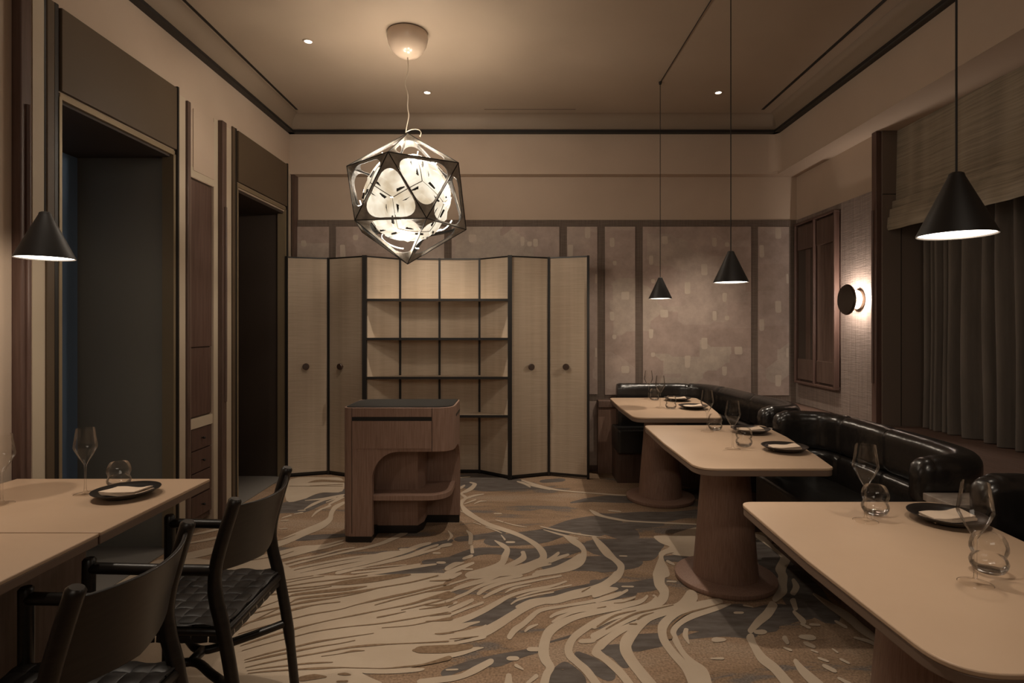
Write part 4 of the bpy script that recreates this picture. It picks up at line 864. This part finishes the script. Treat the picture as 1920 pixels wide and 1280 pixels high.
# ---------------- polyhedral lantern ----------------
ln = thing('polyhedral_lantern', 'large grey icosahedral cage lantern with glowing white faceted ball inside', 'pendant lamp', LAMP)
R0 = .44; ring = R0*.8944; zz = R0/math.sqrt(5)
def pol(phi, z): a = math.radians(phi); return V((ring*math.sin(a), -ring*math.cos(a), z))
VV = [V((0, 0, R0))]+[pol(-6+72*k, zz) for k in range(5)]+[pol(28+72*k, -zz) for k in range(5)]+[V((0, 0, -R0))]
FA = []; ED = set()
for k in range(5):
    j = (k+1) % 5; FA += [(0, 1+k, 1+j), (1+k, 6+k, 1+j), (6+k, 6+j, 1+j), (11, 6+j, 6+k)]
for f in FA:
    for a, b in ((0, 1), (1, 2), (2, 0)): ED.add(tuple(sorted((f[a], f[b]))))
STRIPS = sorted(range(20), key=lambda i: -sum((VV[j] for j in FA[i]), V()).y)[:8]
for f in FA:
    a, b, c = [VV[i] for i in f]; m = (a+b+c)/3; nrm = m.normalized()
    bm = bmesh.new(); n = 36; outer = []; inner = []; cor3 = [a, b, c]
    for k in range(n):
        s = k/n*3; i = int(s) % 3; t = s-int(s); p = cor3[i].lerp(cor3[(i+1) % 3], t)
        d = p-m; dl = d.length; rr = .121+.052*((1-math.cos(3*math.acos(min(1, .1337/dl))))/2)**1.4
        outer.append(p); inner.append(m+d.normalized()*rr-nrm*.010)
    O_ = [bm.verts.new(p) for p in outer]; I_ = [bm.verts.new(p) for p in inner]; O2_ = [bm.verts.new(p-nrm*.004) for p in outer]; I2_ = [bm.verts.new(p-nrm*.006) for p in inner]
    for k in range(n):
        j = (k+1) % n
        bm.faces.new((O_[k], O_[j], I_[j], I_[k])); bm.faces.new((O2_[k], I2_[k], I2_[j], O2_[j])).material_index = 1; bm.faces.new((I_[k], I_[j], I2_[j], I2_[k])).material_index = 1; bm.faces.new((O_[k], O2_[k], O2_[j], O_[j]))
    finish(bm, 'cage_face', ['cage', 'cage_in'], ln)
    if FA.index(f) in STRIPS:   # bright strips that ring the openings on the far and side faces
        bm = bmesh.new(); pts = [m+(p-m).normalized()*.122-nrm*.028 for p in inner]
        n2 = len(pts); rr = []
        for k, p in enumerate(pts):
            r_ = (p-m).normalized(); rr.append((bm.verts.new(p-nrm*.005), bm.verts.new(p+nrm*.005), bm.verts.new(p+nrm*.005+r_*.004), bm.verts.new(p-nrm*.005+r_*.004)))
        for k in range(n2//2):
            q0, q1 = rr[k], rr[(k+1) % n2]
            for j in range(4): bm.faces.new((q0[j], q1[j], q1[(j+1) % 4], q0[(j+1) % 4]))
        finish(bm, 'light_strip', 'ring_glow', ln)
for a, b in sorted(ED): mk_tube('cage_seam', 'seam', [VV[a]*.999, VV[b]*.999], .0035, ln, 6, False)
# inner ball: twelve pentagonal panels, each facing a cage corner
cent = {}
for fi, f in enumerate(FA): cent[fi] = (sum((VV[i] for i in f), V())/3).normalized()
RB = .292
for vi, v in enumerate(VV):
    u = v.normalized(); fs_ = [fi for fi, f in enumerate(FA) if vi in f]
    ref = (cent[fs_[0]]-u*cent[fs_[0]].dot(u)).normalized(); w = u.cross(ref)
    fs_.sort(key=lambda fi: math.atan2(cent[fi].dot(w), cent[fi].dot(ref)))
    C = [cent[fi] for fi in fs_]; bm = bmesh.new(); levels = [(.985, 0), (.80, .003), (.80, .011), (.56, .013), (.56, .003), (.30, .004), (0, .004)]
    rows = []
    for s, off in levels:
        row = []
        if s == 0: rows.append([bm.verts.new(u*(RB*.985+off))]); continue
        for k in range(5):
            for t in (0, .25, .5, .75):
                p = C[k].lerp(C[(k+1) % 5], t); p = u.lerp(p/ max(p.dot(u), .1), s) if False else (u*(C[0].dot(u)))*(1-s)+p*s
                l = p.length; sph = p.normalized()*RB; flat = p*RB
                row.append(bm.verts.new(flat.lerp(sph, .62)+u*off))
        rows.append(row)
    for a, b in zip(rows, rows[1:]):
        for k in range(20):
            j = (k+1) % 20
            if len(b) == 1: bm.faces.new((a[k], a[j], b[0]))
            else: bm.faces.new((a[k], a[j], b[j], b[k]))
    pn = finish(bm, 'shade_panel', 'shell', ln)
    for k in range(5):
        a_, b_ = C[k]*RB, C[(k+1) % 5]*RB
        if (vi < 6 or k % 2 == 0): mk_tube('panel_seam', 'seam_brown', [a_.lerp(b_, t).lerp(a_.lerp(b_, t).normalized()*RB, .62)+u*.002 for t in (0, .25, .5, .75, 1)], .0016, pn, 6, False)
    bm = bmesh.new()   # dark slit openings
    for k in range(5):
        for t, s in ((.30, .88), (.72, .68)):
            if (k+vi) % 2 and t > .5: continue
            p = C[k].lerp(C[(k+1) % 5], t); e = (C[(k+1) % 5]-C[k]).normalized(); p = (u*(C[0].dot(u)))*(1-s)+p*s
            q = (p*RB).lerp(p.normalized()*RB, .62)+u*.013; inn = (u*q.dot(u)-q).normalized()
            vs = [q-e*.027, q+e*.030, q+inn*.019-e*.022]
            T1 = [bm.verts.new(x) for x in vs]; T2 = [bm.verts.new(x-u*.012) for x in vs]
            bm.faces.new(T1); bm.faces.new(T2[::-1])
            for j in range(3): bm.faces.new((T1[j], T2[j], T2[(j+1) % 3], T1[(j+1) % 3]))
    finish(bm, 'slit', 'seam', pn, kind='stuff')
for fi, c in cent.items():
    if fi % 2 == 0: mk_tube('ball_strut', 'ring_glow', [c*(RB-.005), c*.335], .004, ln, 8, False)
# canopy, cords
bm = bmesh.new(); hz = CEIL-LAMP.z
lathe(bm, [(0, hz-.165), (.03, hz-.163), (.07, hz-.150), (.105, hz-.120), (.128, hz-.075), (.137, hz-.03), (.134, hz-.006), (.125, hz), (0, hz)], segs=48); finish(bm, 'canopy', 'canopy', ln, 40)
mk_tube('cord', 'white_cord', smooth_path([(0, 0, hz-.16), (.003, 0, .86), (-.015, 0, .78), (.002, 0, .70), (0, 0, .62), (.008, 0, .56), (-.004, .003, .50), (-.012, 0, .446)], 8), .003, ln, 8)
mk_tube('cord_loop', 'white_cord', smooth_path([(-.012, 0, .448), (.03, -.01, .462), (.075, -.02, .458), (.095, -.03, .435), (.09, -.04, .405)], 8), .0035, ln, 8)
light('lantern_core', 'POINT', LAMP+V((0, 0, .40)), P_CORE, WARM2, .03)

# ---------------- cone pendants ----------------
def pendant(loc, label, swag=None):
    t = thing('cone_pendant_lamp', label, 'pendant lamp', loc, 'black cone pendant lamps')
    bm = bmesh.new(); lathe(bm, [(.092, 0), (.0925, .004), (.020, .160), (.018, .168), (.012, .172), (0, .172)], segs=56)
    lathe(bm, [(.092, 0), (.089, .001), (.017, .155), (0, .155)], segs=56); finish(bm, 'shade', 'cone', t, 35)
    bm = bmesh.new(); lathe(bm, [(0, .0045), (.088, .0045)], segs=48); finish(bm, 'diffuser', 'glow', t)
    top = CEIL-loc[2]
    mk_tube('cord', 'cord', [(0, 0, .168), (0, 0, top)], .0028, t, 8, False)
    if swag:
        mk_tube('swag_cord', 'cord', [(0, 0, top-.004), (0, swag*.5, top-.012), (0, swag, top-.004)], .003, t, 8, False)
        bm = bmesh.new(); lathe(bm, [(0, top-.02), (.010, top-.018), (.013, top-.004), (.013, top)], segs=16); finish(bm, 'ceiling_hook', 'cord', t, 40)
    light('pendant_bulb', 'POINT', (loc[0], loc[1], loc[2]-.018), P_PEND*(1.45 if loc[1] > 4 else 1), (1, .84, .66), .016)
    return t
pendant((1.128, 4.65, 1.614), 'farthest and smallest-looking black cone pendant, above the back table')
pendant((1.150, 3.15, 1.630), 'black cone pendant lamp above the middle right table')
pendant((1.188, 1.57, 1.638), 'large near black cone pendant lamp in front of the curtain')
pendant((-1.750, 2.12, 1.640), 'black cone pendant lamp at left above the rectangular tables')
bpy.data.objects['cone_pendant_lamp']['group'] = 'black cone pendant lamps'
tg = bpy.data.objects['cone_pendant_lamp']
mk_tube('swag_cord', 'cord', [(0, 0, CEIL-1.614-.004), (.02, -1.2, CEIL-1.614-.008), (.05, -3.0, CEIL-1.614-.004)], .003, tg, 8, False)
bm = bmesh.new(); lathe(bm, [(0, 1.727), (.010, 1.730), (.013, 1.745), (.013, 1.75)], segs=16); finish(bm, 'ceiling_hook', 'cord', tg, 40)

# ---------------- right tables ----------------
def pedestal_table(yc, label, l0, l1, xr0=1.42, xr1=1.575):
    t = thing('pedestal_table', label, 'table', (1.13, yc, 0), 'pale pedestal tables along the banquette')
    def top(z0, z1, ins, nm, m):
        pts = rpoly([(.80+ins, l0+ins, .11), (xr0-ins, l0+ins, .05), (xr0+.05, l0+.25, .1), (xr1-.03, l1-.4, .2), (xr1-ins, l1-ins, .05), (.80+ins, l1-ins, .05), (.788+ins, (l0+l1)/2, .3)], 10)
        bm = bmesh.new(); prism(bm, [(x-1.13, y-yc) for x, y in pts], z0, z1); return finish(bm, nm, m, t, 30, .003)
    top(.738, .750, 0, 'tabletop', 'laminate'); top(.712, .7385, .002, 'table_rim', 'rim')
    bm = bmesh.new(); lathe(bm, [(0, .712), (.120, .712), (.122, .68), (.135, .5), (.155, .25), (.172, .04), (.174, .03)], segs=64); finish(bm, 'pedestal', 'ped', t, 40)
    bm = bmesh.new(); lathe(bm, [(0, .034), (.172, .034), (.255, .032), (.268, .026), (.270, .012), (.266, .002), (0, .002)], segs=72); finish(bm, 'base_disc', 'ped', t, 40)
    return t
pedestal_table(4.66, 'farthest cone-legged pale tabletop table beside the corner banquette', 4.05, 5.18)
pedestal_table(3.18, 'middle cone-legged pale tabletop table in front of curved banquette', 2.60, 3.74)
pedestal_table(1.58, 'nearest cone-legged pale tabletop table at lower right', 1.06, 2.107, 1.44, 1.53)

# left tables
for i, (y0, y1, lab) in enumerate(((1.793, 2.425, 'left rectangular tan table holding the wine glass and black plate'), (1.150, 1.787, 'nearer left rectangular tan table, empty, beside the front chair'))):
    t = thing('rectangular_table', lab, 'table', (-1.7, (y0+y1)/2, 0), 'rectangular tables at left'); yc = (y0+y1)/2
    bp(t, 'tabletop', 'laminate', -2.12, -1.307, y0, y1, .738, .750, bevel=.003)
    bp(t, 'table_rim', 'rim', -2.118, -1.309, y0+.001, y1-.001, .712, .7385, bevel=.003)
    bp(t, 'pedestal', 'wood', -2.10, -1.66, y0+(.02 if i == 0 else .12), y1-(.22 if i == 0 else .02), .02, .712, bevel=.006)
    bp(t, 'base_plate', 'black', -2.08, -1.68, y0+.06, y1-.24 if i == 0 else y1-.06, 0, .02)

# ---------------- banquettes ----------------
def rprof(t0, t1, z0, z1, r, n=5):   # rounded-rectangle profile (offset, z)
    out = []
    for (cx, cz, a0) in ((t1-r, z0+r, -90), (t1-r, z1-r, 0), (t0+r, z1-r, 90), (t0+r, z0+r, 180)):
        for k in range(n+1):
            a = math.radians(a0+90*k/n); out.append((cx+r*math.cos(a), cz+r*math.sin(a)))
    return out
def sweep(path, prof, name, m, parent, loc, end0=True, end1=True, pinch=.93):
    """sweep a profile along a plan path; right side of travel is outward"""
    bm = bmesh.new(); n = len(path); cz = sum(p[1] for p in prof)/len(prof); rings = []
    L = [0]
    for i in range(1, n): L.append(L[-1]+(path[i]-path[i-1]).length)
    for i, p in enumerate(path):
        d = (path[min(i+1, n-1)]-path[max(i-1, 0)]).normalized(); nr = V((-d.y, d.x))
        e = min(L[i], L[-1]-L[i]); f = 1-(1-pinch)*math.exp(-(e/.022)**2)
        wr_ = .0025*math.sin(L[i]*70)*math.exp(-e/.07)
        rings.append([bm.verts.new((p.x+nr.x*o*f-loc[0], p.y+nr.y*o*f-loc[1], cz+(z-cz)*f+wr_)) for o, z in prof])
    k_ = len(prof)
    for a, b in zip(rings, rings[1:]):
        for j in range(k_): bm.faces.new((a[j], a[(j+1) % k_], b[(j+1) % k_], b[j]))
    for ring, p, q, rounded in ((rings[0], path[0], path[1], end0), (rings[-1], path[-1], path[-2], end1)):
        d = (p-q).normalized(); c = sum((v.co for v in ring), V())/k_; cur = ring
        steps = ((.93, .022), (.78, .040), (.5, .050), (.15, .053)) if rounded else ((.7, .004),)
        for s, off in steps:
            nxt = []
            for j, v in enumerate(ring):
                pl = 1+(.05*math.sin(j*PI) if rounded else 0)+(.045*(-1)**j*(1-s) if rounded else 0)
                q_ = c+(v.co-c)*s*pl; nxt.append(bm.verts.new((q_.x+d.x*off, q_.y+d.y*off, q_.z)))
            for j in range(k_): bm.faces.new((cur[j], cur[(j+1) % k_], nxt[(j+1) % k_], nxt[j]))
            cur = nxt
        bm.faces.new(cur)
    return finish(bm, name, m, parent, 60)
UP = rprof(-.055, .065, .625, .862, .05); LOW = rprof(-.075, .05, .44, .635, .035)
def banquette(label, pts, cuts, seat_poly, base_poly, loc, rolled=(True, True)):
    t = thing('banquette_sofa', label, 'sofa', loc, 'black leather banquettes')
    path = smooth_path([V((x, y, 0)) for x, y in pts], 14); path = [V((p.x, p.y)) for p in path]
    # cuts are fractions of the path (by index) where the seams lie
    N = len(path)-1; idx = [0]+[int(round(c*N)) for c in cuts]+[N]
    for i in range(len(idx)-1):
        seg = path[idx[i]:idx[i+1]+1]
        # resample densely
        dense = []
        for a, b in zip(seg, seg[1:]):
            for k in range(3): dense.append(a.lerp(b, k/3))
        dense.append(seg[-1])
        f0, f1 = i == 0 and rolled[0], i == len(idx)-2 and rolled[1]
        sweep(dense, UP, 'back_bolster', 'leather', t, loc, f0, f1)
        sweep(dense, LOW, 'lumbar_pad', 'leather', t, loc, f0, f1)
    bm = bmesh.new(); sp = rpoly(seat_poly, 8); prism(bm, [(x-loc[0], y-loc[1]) for x, y in sp], .27, .475); finish(bm, 'seat', 'leather_seat', t, 30, .035, segs=4)
    bm = bmesh.new(); prism(bm, [(x-loc[0], y-loc[1]) for x, y in base_poly], 0.0, .272); finish(bm, 'base', 'wood', t)
    return t
banquette('black leather corner banquette against the back wall behind the farthest table',
    [(.90, 5.375), (1.2, 5.375), (1.52, 5.37), (1.70, 5.24), (1.78, 4.95), (1.82, 4.5), (1.87, 4.12), (1.84, 3.93), (1.74, 3.86), (1.64, 3.85)],
    [.235, .42, .56], [(.855, 5.05, .03), (1.30, 5.05, .15), (1.46, 4.85, .15), (1.46, 3.87, .03), (1.90, 3.87, .03), (1.90, 5.2, .1), (1.75, 5.42, .1), (.855, 5.42, .02)],
    [(.86, 5.12), (1.35, 5.12), (1.52, 4.9), (1.52, 3.9), (1.85, 3.9), (1.85, 5.3), (1.7, 5.41), (.86, 5.41)], (1.6, 4.7, 0), (False, True))
banquette('black leather curved banquette behind the middle table, with rolled arm ends',
    [(1.64, 3.605), (1.75, 3.605), (1.87, 3.55), (1.92, 3.40), (1.935, 3.03), (1.93, 2.60), (1.87, 2.43), (1.76, 2.37), (1.66, 2.365)],
    [.385, .51], [(1.46, 2.39, .03), (1.46, 3.59, .03), (1.92, 3.59, .05), (1.95, 3.3, .05), (1.95, 2.6, .05), (1.88, 2.39, .05)],
    [(1.60, 2.42), (1.60, 3.56), (1.9, 3.56), (1.9, 2.42)], (1.7, 3.0, 0))
banquette('nearest black leather banquette, cut off by the right edge of the photo',
    [(1.68, 2.055), (1.78, 2.055), (1.88, 2.0), (1.935, 1.86), (1.945, 1.5), (1.94, 1.15), (1.87, .98), (1.76, .93), (1.66, .925)],
    [.385, .51], [(1.48, .95, .03), (1.48, 2.03, .03), (1.92, 2.03, .05), (1.95, 1.8, .05), (1.95, 1.15, .05), (1.88, .95, .05)],
    [(1.62, .98), (1.62, 2.0), (1.9, 2.0), (1.9, .98)], (1.7, 1.5, 0))
for y0, y1, lab in ((3.682, 3.768, 'narrow marble-topped ledge between the back corner banquette and the curved one'), (2.135, 2.292, 'pale marble-topped ledge between the curved banquette and nearest banquette')):
    t = thing('marble_side_ledge', lab, 'side table', (1.75, (y0+y1)/2, 0), 'marble ledges between banquettes')
    bp(t, 'marble_top', 'marble', 1.60, 2.02, y0, y1, .70, .73, bevel=.003)
    bp(t, 'cabinet_body', 'wood', 1.61, 2.0, y0+.004, y1-.004, 0, .70)

# ---------------- chairs ----------------
def make_chair(yc, label):
    t = thing('woven_armchair', label, 'chair', (-1.10, yc, 0), 'black armchairs at the left tables')
    for s in (-1, 1):
        mk_tube('back_leg', 'chair_wood', smooth_path([(.238, s*.208, .0), (.215, s*.207, .22), (.180, s*.205, .43), (.152, s*.204, .55), (.152, s*.203, .64), (.180, s*.202, .75), (.210, s*.200, .848)], 5), [.017]*5+[.020]*6+[.0215]*6+[.020]*14, t, 14)
        mk_tube('front_leg', 'chair_wood', smooth_path([(-.262, s*.215, 0), (-.250, s*.21, .3), (-.243, s*.208, .46), (-.240, s*.205, .665)], 5), [.016]*4+[.019]*12, t, 14)
        mk_tube('armrest', 'chair_wood', smooth_path([(-.240, s*.205, .640), (-.05, s*.206, .636), (.155, s*.204, .632)], 4), [.0175]*9, t, 14)
        mk_tube('side_rail', 'chair_wood', [(-.243, s*.196, .445), (.178, s*.196, .438)], .015, t, 12)
    for x, z in ((-.243, .445), (.178, .438)): mk_tube('cross_rail', 'chair_wood', [(x, -.205, z), (x, .205, z)], .015, t, 12)
    # stretchers: two Y junctions linked in the middle
    c1, c2 = V((-.02, .035, .25)), V((-.02, -.035, .25))
    for s, c in ((1, c1), (-1, c2)):
        mk_tube('stretcher', 'chair_wood', smooth_path([(.208, s*.207, .26), (.09, s*.11, .252), c, (-.12, s*.11, .252), (-.252, s*.211, .26)], 5), .0145, t, 12)
    mk_tube('stretcher_link', 'chair_wood', [c1, c2], .017, t, 12)
    # curved backrest plank
    bm = bmesh.new(); n = 18; F = []
    for k in range(n+1):
        u = -1+2*k/n; y = u*.200; bow = .055*(1-u*u)
        col = []
        for z in (.625+.0*u, .68, .74, .80, .832):
            xb = .152+(.208-.152)*max(0, (z-.64)/.2)**1.1 if z > .64 else .150
            dz = -.025*(1-abs(u))*(1 if z < .65 else 0)+(-.012*(1-u*u) if z > .82 else 0)
            col.append((xb+bow, y, z+dz))
        F.append(col)
    A = [[bm.verts.new((x-.006, y, z)) for x, y, z in c] for c in F]; B = [[bm.verts.new((x+.006, y, z)) for x, y, z in c] for c in F]
    for a, b in zip(A, A[1:]):
        for j in range(4): bm.faces.new((a[j], b[j], b[j+1], a[j+1]))
    for a, b in zip(B, B[1:]):
        for j in range(4): bm.faces.new((a[j], a[j+1], b[j+1], b[j]))
    for k in range(n):
        bm.faces.new((A[k][0], B[k][0], B[k+1][0], A[k+1][0])); bm.faces.new((A[k][4], A[k+1][4], B[k+1][4], B[k][4]))
    for e in (0, n):
        for j in range(4): bm.faces.new((A[e][j], A[e][j+1], B[e][j+1], B[e][j]))
    finish(bm, 'backrest', 'chair_wood', t, 40, .003)
    # woven seat
    st = bmesh.new(); bx(st, -.235, .172, -.188, .188, .438, .444); seat = finish(st, 'seat', 'chair_strap', t)
    NX, NY = 8, 8; x0, x1, y0, y1 = -.250, .186, -.208, .208
    def strap(along, ph, name='strap'):
        bm = bmesh.new(); L_ = (x1-x0) if along == 'x' else (y1-y0); cells = NY if along == 'x' else NX
        n = cells*4; w = .0252; rows = []
        half = L_/2
        for k in range(n+1):
            s = -half+L_*k/n; c = (s+half)/L_*cells
            h = .0035*math.sin(PI*(c-.0)+ph*PI); h = max(-.0028, min(.0028, h*1.6)); e = 1-min(1, (half-abs(s))/.02)
            z = .4635+h-.030*e*e
            rows.append([bm.verts.new((s, -w, z)), bm.verts.new((s, -w*.85, z+.002)), bm.verts.new((s, w*.85, z+.002)), bm.verts.new((s, w, z)), bm.verts.new((s, 0, z-.003))])
        # tuck the ends down around the rails
        for end in (0, -1):
            r = rows[end]; sg = -1 if end == 0 else 1
            nr = [bm.verts.new((v.co.x+sg*.002, v.co.y, v.co.z-.022)) for v in r]
            if end == 0: rows.insert(0, nr)
            else: rows.append(nr)
        for a, b in zip(rows, rows[1:]):
            for j in range(5): bm.faces.new((a[j], a[(j+1) % 5], b[(j+1) % 5], b[j]))
        bm.faces.new(rows[0]); bm.faces.new(rows[-1])
        return bm
    protos = {}
    for along, cnt in (('x', NY), ('y', NX)):
        for i in range(cnt):
            ph = (i % 2) ^ (1 if along == 'y' else 0); key = (along, ph)
            if key not in protos:
                o = finish(strap(along, ph), 'strap', 'chair_strap', seat, 40); protos[key] = o.data
            else:
                o = bpy.data.objects.new('strap', protos[key]); COL.objects.link(o); o.parent = seat
            if along == 'x': o.location = ((x0+x1)/2, y0+.026+(y1-y0-.052)*i/(cnt-1), 0)
            else: o.location = (x0+.027+(x1-x0-.054)*i/(cnt-1), 0, 0); o.rotation_euler = (0, 0, PI/2)
    return t
c1 = make_chair(1.995, 'black wooden armchair with woven strap seat, the rear one, fully visible')
c2 = copy_tree(c1); c2.location = (-1.125, 1.385, 0); c2['label'] = 'nearest black wooden armchair, cut off by the bottom edge of the photo'

# ---------------- tableware ----------------
TZ = .750
def T(px, py): Y = 1080*.64/(py-612); return ((px-976)*Y/1080, Y)
def glass_mesh():
    bm = bmesh.new()
    out = [(.0365, .0008), (.038, .0018), (.0365, .0028), (.030, .004), (.010, .008), (.0045, .016), (.0035, .04), (.0035, .09), (.0045, .112), (.012, .126), (.026, .150), (.0385, .176), (.0395, .182), (.038, .192), (.0335, .225), (.0300, .252)]
    inn = [(.0290, .252), (.0325, .225), (.0370, .192), (.0385, .182), (.0375, .177), (.025, .152), (.010, .130), (0, .124)]
    lathe(bm, out, segs=40); return bm
def tumbler_mesh():
    bm = bmesh.new()
    out = [(0, .001), (.026, .001), (.034, .006), (.041, .018), (.043, .028), (.040, .037), (.0365, .043), (.0385, .050), (.0425, .060), (.0425, .070), (.039, .084), (.034, .094), (.031, .098)]
    inn = [(.0300, .098), (.033, .094), (.038, .084), (.0413, .070), (.0413, .061), (.0372, .051), (.0352, .043), (.0387, .036), (.0415, .028), (.0395, .019), (.033, .011), (.024, .008), (0, .008)]
    lathe(bm, out, segs=40); lathe(bm, inn[-4:], segs=40); return bm
def plate_mesh():
    bm = bmesh.new(); R = .112
    out = [(0, .003), (.045, .003), (.05, .0), (.056, .002), (.075, .008), (.098, .018), (R, .026), (R+.001, .0285), (R-.004, .029), (.092, .021), (.074, .0125), (.06, .0095), (0, .009)]
    lathe(bm, out, segs=64); return bm
def napkin_mesh():
    bm = bmesh.new()
    for i, (w, d, z, sk) in enumerate(((.150, .082, .000, 0), (.147, .080, .0045, .003), (.145, .078, .009, -.002))):
        NXs, NYs = 14, 8; g = []
        for a in range(NXs+1):
            r = []
            for b in range(NYs+1):
                u, v = a/NXs-.5, b/NYs-.5; r.append((u*w+sk+v*.012, v*d, z+.0035+.0012*math.sin(u*9+v*4+i)+(.004*max(0, u-.2)*5*(1 if i == 2 else .3))))
            g.append(r)
        Tt = [[bm.verts.new((x, y, zz_+.0022)) for x, y, zz_ in r] for r in g]; Bb = [[bm.verts.new((x, y, zz_-.0018)) for x, y, zz_ in r] for r in g]
        for a in range(NXs):
            for b in range(NYs):
                bm.faces.new((Tt[a][b], Tt[a+1][b], Tt[a+1][b+1], Tt[a][b+1])); bm.faces.new((Bb[a][b], Bb[a][b+1], Bb[a+1][b+1], Bb[a+1][b]))
        for a in range(NXs):
            bm.faces.new((Tt[a][0], Bb[a][0], Bb[a+1][0], Tt[a+1][0])); bm.faces.new((Tt[a][NYs], Tt[a+1][NYs], Bb[a+1][NYs], Bb[a][NYs]))
        for b in range(NYs):
            bm.faces.new((Tt[0][b], Tt[0][b+1], Bb[0][b+1], Bb[0][b])); bm.faces.new((Tt[NXs][b], Bb[NXs][b], Bb[NXs][b+1], Tt[NXs][b+1]))
    return bm
def proto(fn, name, m): o = finish(fn(), name, m, None, 35); me = o.data; bpy.data.objects.remove(o); return me
MG, MT, MP, MN = proto(glass_mesh, 'wine_glass', 'glass'), proto(tumbler_mesh, 'water_tumbler', 'glass'), proto(plate_mesh, 'plate', 'plate'), proto(napkin_mesh, 'folded_napkin', 'napkin')
def place(me, name, px, py, label, cat, group, dz=0, rz=0, xy=None):
    o = bpy.data.objects.new(name, me); COL.objects.link(o); x, y = xy or T(px, py); o.location = (x, y, TZ+dz); o.rotation_euler = (0, 0, rz)
    tag(o, label, cat, group); return o
G_ = 'clear wine glasses on the tables'
for px, py, lab in ((1216, 748, 'clear wine glass at the back of the farthest table'), (1238, 764, 'clear wine glass nearer the front of the farthest table'),
                    (1326, 809, 'clear wine glass farther back on the middle table'), (1374, 842, 'clear wine glass nearer the front of the middle table'),
                    (1623, 977, 'clear wine glass at the back of nearest right table'), (1829, 1094, 'clear wine glass closest to the camera on the right table'),
                    (160, 926, 'clear wine glass behind the plate on the left table')):
    place(MG, 'wine_glass', px, py, lab, 'glass', G_)
place(MG, 'wine_glass', 0, 0, 'clear wine glass half cut off by the left photo edge', 'glass', G_, xy=(-1.868, 2.074))
for px, py, lab in ((1227, 750, 'small wavy water tumbler at the back of the farthest table'), (1258, 766, 'small wavy water tumbler near the plates on the farthest table'),
                    (1341, 806, 'wavy water tumbler farther back on the middle table'), (1395, 837, 'wavy water tumbler beside the front plate of the middle table'),
                    (1641, 964, 'wavy water tumbler at the back of nearest right table'), (1854, 1072, 'big wavy water tumbler behind the closest wine glass'),
                    (223, 912, 'wavy water tumbler behind the plate on the left table')):
    place(MT, 'water_tumbler', px, py, lab, 'tumbler', 'wavy water tumblers on the tables')
for i, (px, py, lab) in enumerate(((1270, 751, 'at the back of the farthest table'), (1300, 766, 'at the front of the farthest table'), (1407, 811, 'at the back of the middle table'), (1471, 845, 'at the front of the middle table'),
                    (1776, 978, 'on the nearest right table'), (237, 930, 'on the left table'))):
    place(MP, 'plate', px, py, 'black shallow plate '+lab, 'plate', 'black plates on the tables')
    place(MN, 'folded_napkin', px, py, 'cream folded napkin lying in the black plate '+lab, 'napkin', 'cream napkins in the plates', dz=.0105, rz=(.12 if px > 500 else -.15)+.05*(i % 3-1))
